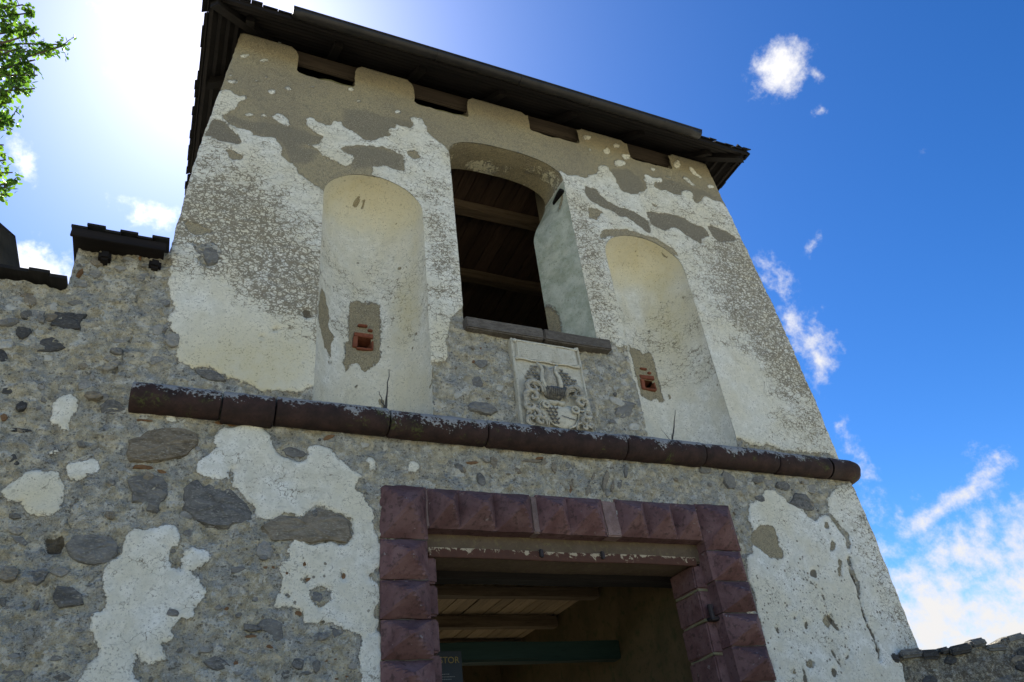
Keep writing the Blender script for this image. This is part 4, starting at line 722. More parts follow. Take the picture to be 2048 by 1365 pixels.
    def build(s, name, parent, back=.3):
        nu, nv = s.nu, s.nv
        Y = s.y0-s.d
        # extra columns and a top row that turn back into the wall body
        pad = lambda a: np.concatenate([a[:, :1], a, a[:, -1:]], 1)
        X, Yp, Z = pad(s.X2), pad(Y), pad(s.Z2); Yp[:, 0] = s.y0+back; Yp[:, -1] = s.y0+back
        X = np.concatenate([X, X[-1:]], 0); Z = np.concatenate([Z, Z[-1:]-.004], 0); Yp = np.concatenate([Yp, Yp[-1:]*0+s.y0+back], 0)
        n = nu+2; dead = np.pad(s.dead, ((0, 1), (1, 1)), mode='edge')
        V = np.stack([X, Yp, Z], -1).reshape(-1, 3)
        jj, ii = np.where(~dead); a = jj*n+ii; Q = np.stack([a, a+1, a+n+1, a+n], 1)
        used = np.zeros(len(V), bool); used[Q.ravel()] = True; idx = np.cumsum(used)-1; V = V[used]; Q = idx[Q]
        me = bpy.data.meshes.new(name); me.vertices.add(len(V)); me.vertices.foreach_set('co', V.ravel())
        me.loops.add(Q.size); me.loops.foreach_set('vertex_index', Q.ravel().astype(np.int32))
        me.polygons.add(len(Q)); me.polygons.foreach_set('loop_start', np.arange(0, Q.size, 4, dtype=np.int32)); me.polygons.foreach_set('loop_total', np.full(len(Q), 4, np.int32))
        me.polygons.foreach_set('use_smooth', np.ones(len(Q), bool)); me.update(calc_edges=True); me.validate()
        for k, arr in dict(wa=s.A, wb=s.B, tone=s.tone, crk=s.crk, yel=s.yel, pit=s.pit, dk=s.K).items():
            p = pad(arr); p = np.concatenate([p, p[-1:]], 0).reshape(-1)[used]
            me.attributes.new(k, 'FLOAT', 'POINT').data.foreach_set('value', p.astype(np.float32))
        return link(name, me, M_WALL, parent)
def set_attrs(me, **kw):
    n = len(me.vertices)
    for k in ('wa', 'wb', 'tone', 'crk', 'yel', 'pit', 'dk'):
        v = kw.get(k, 0.); a = np.full(n, v, np.float32) if np.isscalar(v) else np.asarray(v, np.float32)
        me.attributes.new(k, 'FLOAT', 'POINT').data.foreach_set('value', a)
TOWER_DEF = lambda X, Z: Z > 4.5
tower = empty('gate_tower', (3.0, 0, 0)); tower.location = (0, 0, 0)
tag(tower, 'tall stone gate tower with patchy white plaster and red stone doorway', 'tower')
tw = Wall(452, 590, xl, xr, 0., 9.2, 0., TOWER_DEF, [niche_outline(*k) for k in NICHE]+[win_outline()]+[crenel(a, b, c) for a, b, c in NOTCH]+[rect(1.5, 4.58, -.5, 3.85)], seed=1)
wall = tw.build('wall', tower)

def grid_faces(nr, nc, flip=False):
    return [((r*nc+c, (r+1)*nc+c, (r+1)*nc+c+1, r*nc+c+1) if flip else (r*nc+c, r*nc+c+1, (r+1)*nc+c+1, (r+1)*nc+c)) for r in range(nr-1) for c in range(nc-1)]
VENT = [(1.375, 5.645), (4.50, 5.63)]
def build_niche(xc, R, k):
    nth = 61; rows = []
    zl = list(np.linspace(NZ0, NZS, 120)); al = list(np.linspace(0, math.pi/2, 36)[1:])
    V = []; yl = []; cr = []; wb = []; wa = []
    for z, a in [(z, 0.) for z in zl]+[(NZS+NRISE*math.sin(a), a) for a in al]:
        ca = max(math.cos(a), .004)
        for i in range(nth):
            t = math.pi*i/(nth-1); x = xc-R*ca*math.cos(t); y = NDEP*ca*math.sin(t)
            w = float(fbm(t*3+k*9, z*3.1, 3, 70))*.022+float(fbm(t*9+k*5, z*9, 3, 74))*.008
            y -= w*math.sin(t); x += w*.4*math.cos(t)
            if i in (0, nth-1):
                y = -float(tw.at(x, z))+.008; x += (-.005 if i == 0 else .005)
            V.append((x, y, z))
            dome = max(0., min(1., (z-NZS+.12)/.2)); nz = float(fbm(t*2.2+k*3, z*2.2, 3, 80))
            yl.append(min(1., dome*.55+max(0, nz)*1.3+.08)); cr.append(.24*max(0., min(1., (NZS-.15-z)/.3))*(1. if z > 5.6 else .25))
            # mortar scars
            s = -1.
            u = i/(nth-1)+.10*float(fbm(t*4+k*7, z*5, 3, 84, .6)); zr = z; z = z+.22*float(fbm(t*4+k*3, z*5, 3, 88, .6))
            if k == 0:
                s = max(s, 1-math.hypot((u-.17-.16*(6.0-z))/.07, (z-5.72)/.36)); s = max(s, .8-math.hypot((u-.47)/.10, (z-5.48)/.16)); yl[-1] = min(1., yl[-1]+max(0., 1.2-math.hypot((u-.80)/.14, (z-5.95-1.2*(u-.8))/.5)))
                s = max(s, .7-math.hypot((u-.62)/.022, (z-4.95)/.16))
            else:
                s = max(s, .2-math.hypot((u-.62)/.10, (z-7.40)/.03)); yl[-1] = min(1., yl[-1]+max(0., 1.1-math.hypot((u-.75)/.2, (z-6.5)/.7)))
            s = max(s, 5.*(float(fbm(t*5+k*11, zr*6, 4, 95, .65))-.30))
            hx, hz = VENT[k]; s = max(s, min(1.2-abs(x-hx)/.125, 1.2-abs(z-hz-.14)/.27))
            wb.append(max(0., min(1., .5+2.2*s))); wa.append(1.-wb[-1]); z = zr
    hx, hz = VENT[k]; me = mesh('niche', V, [f for f in grid_faces(len(zl)+len(al), nth) if not (abs(sum(V[i][0] for i in f)/4-hx) < .062 and abs(sum(V[i][2] for i in f)/4-hz) < .066)])
    set_attrs(me, wa=wa, wb=wb, tone=.05, crk=cr, yel=yl, pit=0.)
    link('niche', me, M_WALL, tower, smooth=True)
for k, q in enumerate(NICHE): build_niche(q[0], q[1], k)

def build_window_reveal():
    O = win_outline(); O = [(x, z) for x, z in O]
    # resample the outline (skip the sill edge) from bottom right over the arch to bottom left
    path = O[1:]+[O[0]]; P = []
    for a, b in zip(path[:-1], path[1:]):
        n = max(1, int(math.hypot(b[0]-a[0], b[1]-a[1])/.03))
        P += [(a[0]+(b[0]-a[0])*t/n, a[1]+(b[1]-a[1])*t/n) for t in range(n)]
    P.append(path[-1]); nd = 18; V = []; wa = []; yl = []; wb = []; cr = []
    for x, z in P:
        arch = z > WZS-.02
        xi, zi = x, z
        if not arch:
            k = min(1., max(0., (8.18-z)/.75)); k = k*k*(3-2*k)
            xi = x-.25*k if x > 3 else x+.12*k
        else: zi = z+.06
        for j in range(nd):
            t = j/(nd-1); y = .47*t; w = float(fbm(y*7+x*2, z*5, 3, 90))*.03*math.sin(math.pi*min(1, t*1.0+.05))
            X = x+(xi-x)*t; Zc = z+(zi-z)*t
            if arch: Zc -= w
            else: X -= w*(1 if x > 3 else -1)
            if j == 0: y = -float(tw.at(x, z))+.008; X += .005*(1 if x > (WX0+WX1)/2 else -1)
            V.append((X, y, Zc))
            yel = .9 if arch else (-.85 if x > 3 else .1); s = 0.
            if not arch and x > 3:
                s = max(s, 1.2*(1-math.hypot((t-1.0)/.42, (z-6.2)/.42)), .9*(1-math.hypot((t-.9)/.1, (z-5.9)/.6)), .9-math.hypot((t-.18)/.22, (z-7.98+.9*t)/.11))
            wb.append(min(1., max(0., s*1.6))); wa.append(1-wb[-1] if not arch else .30+.9*float(fbm(x*5, y*5, 3, 99)))
            if arch: wb[-1] = 1-wa[-1]
            yl.append(yel); cr.append(.12 if arch else .04)
    me = mesh('window_reveal', V, grid_faces(len(P), nd)); set_attrs(me, wa=wa, wb=wb, tone=.12, crk=cr, yel=yl, pit=.0)
    link('window_reveal', me, M_WALL, tower, smooth=True)
build_window_reveal()

# crenel sides and floors: each merlon's inner body
mx = [float(xl(9.0))]+[v for n in NOTCH for v in n[:2]]+[float(xr(9.0))]
for i in range(5):
    a, b = mx[2*i]+.012, mx[2*i+1]-.012
    me = rough_box('merlon', a+.004, b-.004, .02, .32, 8.6, 9.165, .035, i, .006, 3, cuts=5)
    set_attrs(me, wb=1., tone=.55); link('merlon', me, M_WALL, tower)
for i, (a, b, c) in enumerate(NOTCH):
    link('crenel_sill', rough_box('crenel_sill', a-.02, b+.02, .03, .34, c-.15, c+.085, .025, 20+i, .026, 3, cuts=9), M_MOSS, tower)

# hidden body: side walls, back wall, floors that close the chamber, attic and passage
def body():
    b = []
    for fx, sg in ((xl, 1), (xr, -1)):
        V = []; zz = [0, 2.6, 4.4, 4.65, 5.95, 7.0, 8.2, 9.2, 9.55]
        for z in zz:
            e = float(fx(z))+.035*sg; V += [(e, .2, z), (e, 5.3, z), (e+.4*sg, 5.3, z), (e+.4*sg, .2, z)]
        F = [(i*4+k, i*4+(k+1) % 4, i*4+4+(k+1) % 4, i*4+4+k) for i in range(len(zz)-1) for k in range(4)]+[(0, 1, 2, 3), tuple(len(V)-4+k for k in range(4))]
        m = mesh('side_wall', V, F); set_attrs(m, wa=1., crk=.3); link('side_wall', m, M_WALL, tower)
    m = boxes('back_wall', [(0.0, 5.75, 5.0, 5.3, 4.0, 9.7)]); set_attrs(m, wa=1., crk=.3); link('back_wall', m, M_WALL, tower)
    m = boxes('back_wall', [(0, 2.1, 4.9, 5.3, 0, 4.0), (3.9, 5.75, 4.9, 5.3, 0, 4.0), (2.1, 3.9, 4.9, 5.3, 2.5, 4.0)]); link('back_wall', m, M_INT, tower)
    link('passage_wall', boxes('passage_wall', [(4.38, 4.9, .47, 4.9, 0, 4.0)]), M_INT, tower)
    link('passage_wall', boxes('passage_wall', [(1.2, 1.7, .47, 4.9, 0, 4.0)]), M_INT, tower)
    link('floor_slab', boxes('floor_slab', [(0, 5.75, .3, 5.0, 4.02, 4.3)]), M_DPLANK, tower)
    link('attic_floor', boxes('attic_floor', [(0, 5.75, .49, 5.0, 8.80, 8.84)]), M_DPLANK, tower)
    link('chamber_floor', boxes('chamber_floor', [(0, 5.75, .6, 5.0, 5.3, 5.4)]), M_DPLANK, tower)
    # wall core between the front face and the chamber
    core = [(1.95, 2.19, .46, .84, 4.3, 8.8), (3.75, 3.95, .46, .84, 4.3, 8.8), (0, 1.945, .74, .84, 4.3, 8.8), (3.955, 5.75, .74, .84, 4.3, 8.8), (2.19, 3.75, .46, .6, 4.3, 5.66), (0.02, 1.55, .12, .47, 0, 4.2), (4.55, 5.75, .12, .47, 0, 4.2), (1.5, 4.6, .15, .47, 3.75, 4.3)]
    m = boxes('wall_core', core); set_attrs(m, wb=1., tone=.6); link('wall_core', m, M_WALL, tower)
body()
# chamber ceiling
x = .1; i = 0
while x < 5.7:
    w = RNG.uniform(.17, .24); dz = RNG.uniform(0, .012)
    link('ceiling_plank', rough_box('ceiling_plank', x, min(x+w-.008, 5.74), .5, 4.98, 8.755+dz, 8.785+dz, .004, 300+i, .002), M_DPLANK, tower); x += w; i += 1
for i, y in enumerate((1.22, 2.52, 3.8)):
    link('ceiling_beam', rough_box('ceiling_beam', .02, 5.73, y, y+.15, 8.60, 8.753, .012, 60+i, .006), M_BEAM, tower)
# window sill
link('window_sill', rough_box('window_sill', 2.20, 3.0, -.085, .36, 5.625, 5.755, .012, 71, .004), M_SILL, tower)
link('window_sill', rough_box('window_sill', 3.004, 3.755, -.085, .36, 5.622, 5.752, .012, 72, .004), M_SILL, tower)

# ------------------------------------------------------------------ stones standing out of the rubble
def stone_mesh(P, seed, h):
    r = random.Random(seed); area = sum(P[i-1][0]*P[i][1]-P[i][0]*P[i-1][1] for i in range(len(P)))
    if area < 0: P = P[::-1]
    # refine the outline
    Q = []
    for i in range(len(P)):
        a, b = P[i], P[(i+1) % len(P)]; l = math.hypot(b[0]-a[0], b[1]-a[1]); Q.append(a)
        if l > .05 and len(P) < 16:
            t = r.uniform(.35, .65); Q.append((a[0]+(b[0]-a[0])*t+r.uniform(-.08, .08)*l, a[1]+(b[1]-a[1])*t+r.uniform(-.08, .08)*l))
    n = len(Q); cx = sum(p[0] for p in Q)/n; cz = sum(p[1] for p in Q)/n
    V = []; tx, tz = r.uniform(-.4, .4), r.uniform(-.3, .5)
    sx = max(abs(p[0]-cx) for p in Q)+1e-6; sz = max(abs(p[1]-cz) for p in Q)+1e-6
    for f, y in ((1.02, .04), (1.0, .15), (.93, -.75), (.68, -1.0), (.34, -1.02)):
        for p in Q:
            q = f*(1+r.uniform(-.05, .05)*(f < .95)); x, z = (p[0]-cx)*q, (p[1]-cz)*q
            V.append((x, .05 if f > 1.01 else h*(y+(tx*x/sx+tz*z/sz+r.uniform(-.35, .35))*(.6 if f < .99 else 0)), z))
    V.append((0, -h*1.02, 0)); F = []
    for k in range(4):
        for i in range(n): j = (i+1) % n; F.append((k*n+i, k*n+j, (k+1)*n+j, (k+1)*n+i))
    F += [(4*n+i, 4*n+(i+1) % n, 5*n) for i in range(n)]
    return mesh('stone', V, F), cx, cz
CW = {}
def place_stones():
    for i, (k, P) in enumerate(STONES):
        size = math.sqrt(abs(sum(P[j-1][0]*P[j][1]-P[j][0]*P[j-1][1] for j in range(len(P))))/2)
        me, cx, cz = stone_mesh(P, 500+i, min(.030, .006+.09*size)); on_t = cx > float(xl(cz))
        W = tw if on_t else cw; par = wall if on_t else cwall
        d = float(W.at(cx, cz)); o = link('stone', me, M_ST[k], par, (cx, W.y0-max(d, -.01)+.004, cz), smooth=False)
    protos = [stone_mesh([(math.cos(a)*.5*RNG.uniform(.7, 1.1), math.sin(a)*.38*RNG.uniform(.7, 1.1)) for a in [2*math.pi*q/7 for q in range(7)]], 900+j, .22)[0] for j in range(8)]
    for W, par, num, box in ((tw, wall, 90, (-.5, 6.4, 2.4, 5.6)), (cw, cwall, 95, (-1.7, -.4, 2.3, 6.0))):
        c = 0; tries = 0
        while c < num and tries < 6000:
            tries += 1; x = RNG.uniform(*box[:2]); z = RNG.uniform(*box[2:])
            if W is tw and (x < float(xl(z))+.05 or x > float(xr(z))-.05 or W.at(x, z, W.A)+W.at(x, z, W.B) > .05 or (1.36 < x < 4.75 and z < 4.1) or (4.38 < z < 4.72) or (2.6 < x < 3.4 and z > 4.5) or (z > 4.5 and x > .6 and not (1.95 < x < 3.95))): continue
            if W is cw and (x > float(xl(z))-.05 or (z > 5.4 and x < -.98) or W.at(x, z, W.A) > .05): continue
            k = RNG.choices(['slate', 'grey', 'schist', 'rust', 'pale'], [4, 4, 4, .25, .8])[0]; s = .02+.07*RNG.random()**2 if W is tw else .03+.12*RNG.random()**1.6
            me = protos[RNG.randrange(8)]
            key = (me.name, k)
            if key not in CW: m2 = me.copy(); m2.materials.clear(); m2.materials.append(M_ST[k]); CW[key] = m2
            o = bpy.data.objects.new('stone', CW[key]); COL.objects.link(o); o.parent = par; o.scale = (s, s*1.0, s*RNG.uniform(.6, 1.1)); o.rotation_euler = (0, RNG.uniform(0, 6.3), 0)
            o.location = (x, W.y0-float(W.at(x, z))-.002, z); c += 1

# ------------------------------------------------------------------ curtain wall on the left
curtain = empty('curtain_wall', (0, 0, 0))
tag(curtain, 'rough grey rubble curtain wall with board-capped merlons left of the tower', 'wall')
cxr = lambda z: xl(z)+.12
def curtain_x(z): return np.asarray(z)*0-3.4
cw = Wall(200, 400, curtain_x, cxr, 0., 5.96, .022, lambda X, Z: Z > 99, [[(-1.52, 5.47), (-1.0, 5.47), (-1.0, 6.4), (-1.9, 6.4), (-1.52, 5.70)], rect(-2.75, -2.2, 5.47, 6.4)], rubble=1.4, seed=3)
cwall = cw.build('wall', curtain, back=.6)
m = boxes('wall_core', [(-3.4, -.42, .1, .62, 0, 5.44), (-.995, -.40, .1, .6, 5.3, 5.93), (-2.195, -1.53, .1, .6, 5.3, 5.70), (-3.4, -2.755, .1, .6, 5.3, 5.93)]); set_attrs(m); link('wall_core', m, M_WALL, curtain)
def cap(x0, x1, z, seed):
    r = random.Random(seed); x = x0; i = 0; n = max(4, int(round((x1-x0)/.115))); w = (x1-x0)/n
    V, F = box_data(x0+.02, x1-.02, -.12, .72, z-.045, z-.012)
    link('cap_deck', mesh('cap_deck', V, F), M_SOFF, curtain)
    for k in range(n):
        lift = .022 if k % 2 else 0.; a = x0+k*w-(.006 if k % 2 else -.002); b = x0+(k+1)*w+(.006 if k % 2 else -.002); fr = -.15-r.uniform(0, .02)-(.015 if k % 2 else 0)
        V, F = box_data(a, b, fr, .3, 0, .02)
        V = [(p[0], p[1], p[2]+z+lift+.012+.22*(p[1]+.15)) for p in V]
        link('cap_board', mesh('cap_board', V, F), M_SHIN, curtain)
    link('cap_board', rough_box('cap_board', x0+.01, x1-.01, -.145, -.12, z-.07, z+.012, .004, seed, .004), M_SOFF, curtain)
cap(-1.06, -.37, 5.93, 1); cap(-3.4, -2.70, 5.93, 3)
for a, b, sd in ((-1.46, -1.02, 4), (-2.77, -2.2, 5)):
    r = random.Random(sd); x = a
    while x < b:
        w = r.uniform(.09, .15); V, F = box_data(x, min(x+w, b+.02), -.06-r.uniform(0, .04), .7, 0, .028); t = (x-a)/(b-a)
        V = [(p[0], p[1], p[2]+5.475+(.035*(1-t)+r.uniform(-.001, .001))+.04*(p[1])) for p in V]; dz = r.uniform(-.008, .012)
        link('coping_slab', mesh('coping_slab', [(p[0], p[1], p[2]+dz) for p in V], F), M_SHIN, curtain); x += w
for k in range(4):     # sloping boards on the next merlon
    a = k*.17; V, F = box_data(-1.38-a-.19, -1.38-a, -.16-.01*(k % 2), .66, 0, .024); V = [(p[0], p[1], p[2]+5.72+(-1.38-p[0])*.85+.02*(k % 2)) for p in V]
    link('cap_board', mesh('cap_board', V, F), M_SHIN, curtain)
for x, z in ((-.80, 5.80), (-.44, 5.80)):
    link('timber_stub', rough_box('timber_stub', x-.045, x+.045, -.06, .2, z-.05, z+.04, .02, int(x*99), .006), M_SOFF, curtain)
place_stones()

# ------------------------------------------------------------------ roll cornice
def cornice():
    J = [-.42, .19, .57, 1.45, 2.29, 3.65, 4.52, 5.42, 6.12]
    def roll(x0, x1, seed, tip=False):
        nx = max(6, int((x1-x0)/.05)); n = 22; V = []
        dz = random.Random(seed).uniform(-.008, .008); dr = random.Random(seed+1).uniform(-.006, .004)
        xs = [x0, x0+.004]+list(np.linspace(x0+.012, x1-.012, nx))+[x1-.004, x1]; rr = [.90, .97]+[1.]*nx+[.97, .90]
        for x, q in zip(xs, rr):
            for k in range(n):
                a = 2*math.pi*k/n; R = (.118+dr)*q*(1+.06*float(fbm(x*6, a*1.6+seed, 3, 120))+.05*float(fbm(x*25, a*5+seed, 2, 121)))
                V.append((x, -.045+R*math.sin(a)*.98, 4.548+dz+R*math.cos(a)))
        m_ = len(xs); F = [(i*n+k, (i+1)*n+k, (i+1)*n+(k+1) % n, i*n+(k+1) % n) for i in range(m_-1) for k in range(n)]+[tuple(range(n)), tuple((m_-1)*n+k for k in range(n))[::-1]]
        link('cornice_stone', mesh('cornice_stone', V, F), M_CORN, tower, smooth=True)
    for i in range(len(J)-1): roll(J[i]+.005, J[i+1]-.005, i)
    # corner stone: runs to the corner and returns along the side
    path = [(6.13, -.045), (6.3, -.045), (6.42, -.043), (6.475, -.03), (6.505, .0), (6.52, .06), (6.525, .2), (6.525, .6)]
    n = 22; V = []
    for i, (x, y) in enumerate(path):
        a = Vector(path[max(0, i-1)]); b = Vector(path[min(len(path)-1, i+1)]); t = (b-a).normalized(); nrm = Vector((t.y, -t.x))
        for k in range(n):
            g = 2*math.pi*k/n; R = .112*(1+.10*float(fbm(i*.9, g*1.7, 3, 130))); V.append((x+nrm.x*R*math.sin(g), y+nrm.y*R*math.sin(g), 4.545+R*math.cos(g)))
    F = [(i*n+k, (i+1)*n+k, (i+1)*n+(k+1) % n, i*n+(k+1) % n)[::-1] for i in range(len(path)-1) for k in range(n)]+[tuple(range(n)), tuple((len(path)-1)*n+k for k in range(n))[::-1]]
    link('cornice_stone', mesh('cornice_stone', V, F), M_CORN, tower, smooth=True)
cornice()

# ------------------------------------------------------------------ portal of diamond-cut blocks
M_LINT = stone_material('stained_lintel_stone', (.085, .058, .040), (.125, .085, .062), (.16, .125, .065), 5, lich=((.13, .14, .03), .80), bump=.5)
M_JOINT = stone_material('yellow_joint_mortar', (.20, .18, .10), (.28, .25, .16), (.14, .125, .07), 25)
def diamond_block(x0, x1, z0, z1, cells, seed, name='portal_block', yb=-.025, ap=.18, back=.12):
    r = random.Random(seed); cu = []
    if isinstance(cells, int): cells = [x0+(x1-x0)*i/cells for i in range(cells+1)]
    us = []
    for a, b in zip(cells[:-1], cells[1:]): us += list(np.linspace(a, b, 11)[:-1])
    us.append(cells[-1]); vs = list(np.linspace(z0, z1, 13)); V = []; px, pz = r.uniform(-.12, .12), r.uniform(-.10, .10)
    for z in vs:
        for x in us:
            k = min(len(cells)-2, max(0, sum(1 for c in cells[1:-1] if x >= c))); a, b = cells[k], cells[k+1]
            u = (x-a)/(b-a)*2-1; v = (z-z0)/(z1-z0)*2-1
            uu = (u-px)/(1-px if u > px else 1+px); vv = (v-pz)/(1-pz if v > pz else 1+pz)
            p = max(0., 1-max(abs(uu), abs(vv))); p = p-.03*max(0, p-.9)/.1
            edge = min(x-x0, x1-x, z-z0, z1-z); rnd = .006*math.exp(-(edge/.008)**2)
            w = float(fbm(x*16+seed, z*16, 3, 140))*.005+float(fbm(x*5+seed*3, z*5, 2, 143))*.008
            V.append((x+float(fbm(z*9, seed, 3, 150))*.010*(1 if edge < .004 else .3), yb-ap*p+rnd-w, z+float(fbm(x*9, seed+4, 3, 151))*.012*(1 if edge < .004 else .3)))
    nc = len(us); nr = len(vs); F = grid_faces(nr, nc); k = len(V)
    ring = [i for i in range(nc)]+[r_*nc+nc-1 for r_ in range(1, nr)]+[(nr-1)*nc+i for i in range(nc-2, -1, -1)]+[r_*nc for r_ in range(nr-2, 0, -1)]
    V += [(V[i][0], back, V[i][2]) for i in ring]; n = len(ring)
    F += [(ring[(i+1) % n], ring[i], k+i, k+(i+1) % n) for i in range(n)]
    me = mesh(name, V, F); link(name, me, M_RED, tower)
    me.polygons.foreach_set('use_smooth', [False]*len(me.polygons))
LZ = [4.034, 3.604, 3.301, 3.024, 2.756, 2.49, 2.22, 1.95, 1.68, 1.41, 1.14, .87, .60, .33, .02]
RZ = [4.060, 3.620, 3.350, 3.078, 2.81, 2.532, 2.26, 1.99, 1.72, 1.45, 1.18, .91, .64, .37, .02]
for i in range(len(LZ)-1): diamond_block(1.39+.006*math.sin(i*3), 1.757+.006*math.sin(i*5), LZ[i+1]+.005, LZ[i]-.004, 1, 10+i)
for i in range(len(RZ)-1): diamond_block(4.325+.006*math.sin(i*4), 4.690+(.02 if i == 0 else 0)+.006*math.sin(i*7), RZ[i+1]+.005, RZ[i]-.004, 1, 40+i)
diamond_block(1.768, 2.652, 3.700, 4.025, [1.768, 2.02, 2.325, 2.652], 70, 'lintel_block')
diamond_block(2.708, 3.335, 3.700, 4.030, [2.708, 2.99, 3.335], 71, 'lintel_block')
diamond_block(3.472, 4.318, 3.705, 4.040, [3.472, 3.753, 4.045, 4.318], 72, 'lintel_block')
for a, b, s in ((1.735, 1.775, 1), (2.645, 2.715, 2), (3.328, 3.480, 3), (4.312, 4.332, 4)):
    link('mortar_joint', rough_box('mortar_joint', a, b, -.026 if s != 4 else -.02, .1, 3.70, 4.02, .01, s, .006, cuts=8), M_PINK, tower)
for zz, x0, x1 in ((LZ, 1.40, 1.75), (RZ, 4.335, 4.68)):
    for i in range(1, 6): link('mortar_joint', rough_box('mortar_joint', x0, x1, -.012, .1, zz[i]-.007, zz[i]+.007, .003, i, .009, cuts=9), M_SILL, tower)
# rebated inner frame
iz = [3.53, 3.31, 3.05, 2.78, 2.50, 2.23, 1.96, 1.69, 1.42, 1.15, .88, .61, .34, .02]
for i in range(len(iz)-1):
    link('jamb_block', rough_box('jamb_block', 4.222, 4.40, .10, .465, iz[i+1]+.009, iz[i]-.007, .014, 200+i, .006, cuts=3), M_RED, tower)
    link('jamb_block', rough_box('jamb_block', 1.69, 1.858, .10, .465, iz[i+1]+.012+.02*(i % 3), iz[i]-.007+(.02*((i-1) % 3) if i else 0), .014, 230+i, .006, cuts=3), M_RED, tower)
    if i: link('mortar_joint', rough_box('mortar_joint', 4.229, 4.39, .112, .45, iz[i]-.010, iz[i]+.012, .003, 260+i, .009, cuts=8), M_JOINT, tower)
link('lintel_soffit', rough_box('lintel_soffit', 1.69, 4.40, .10, .468, 3.535, 3.76, .014, 280, .006, cuts=14), M_LINT, tower)
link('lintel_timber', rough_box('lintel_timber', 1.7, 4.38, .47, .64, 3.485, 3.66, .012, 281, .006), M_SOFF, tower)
link('iron_lintel_bar', rough_box('iron_lintel_bar', 1.79, 4.265, .078, .1, 3.512, 3.588, .004, 282, .003), M_RUST, tower)
for x in (2.74, 3.31): link('iron_hook', rough_box('iron_hook', x-.016, x+.016, .055, .085, 3.535, 3.60, .006, 283, .002), M_IRON, tower)
hp = link('hinge_pintle', mesh('hinge_pintle', *tube('p', [(4.268, .055, 3.04), (4.268, .055, 3.165)], [.022, .022], 10)), M_IRON, tower)
link('pintle_spike', rough_box('pintle_spike', 4.24, 4.33, .035, .10, 3.035, 3.065, .006, 284, .002), M_IRON, hp)

# ------------------------------------------------------------------ passage interior
x = 1.72; i = 0
while x < 4.36:
    w = RNG.uniform(.12, .19); dz = RNG.uniform(0, .01)
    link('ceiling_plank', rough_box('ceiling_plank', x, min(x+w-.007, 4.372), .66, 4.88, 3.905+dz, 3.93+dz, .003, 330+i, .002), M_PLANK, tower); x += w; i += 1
for i, (y, z) in enumerate(((.95, 3.80), (1.95, 3.805), (3.0, 3.775), (4.05, 3.79))):
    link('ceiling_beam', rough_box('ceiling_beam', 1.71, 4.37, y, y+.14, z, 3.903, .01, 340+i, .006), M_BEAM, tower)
link('cross_beam', rough_box('cross_beam', 1.705, 4.375, 1.75, 1.90, 3.12, 3.302, .01, 350, .006), M_GREEN, tower)
link('cross_beam_board', rough_box('cross_beam_board', 1.9, 3.42, 1.725, 1.748, 3.135, 3.235, .004, 351, .004), M_GREEN, tower)

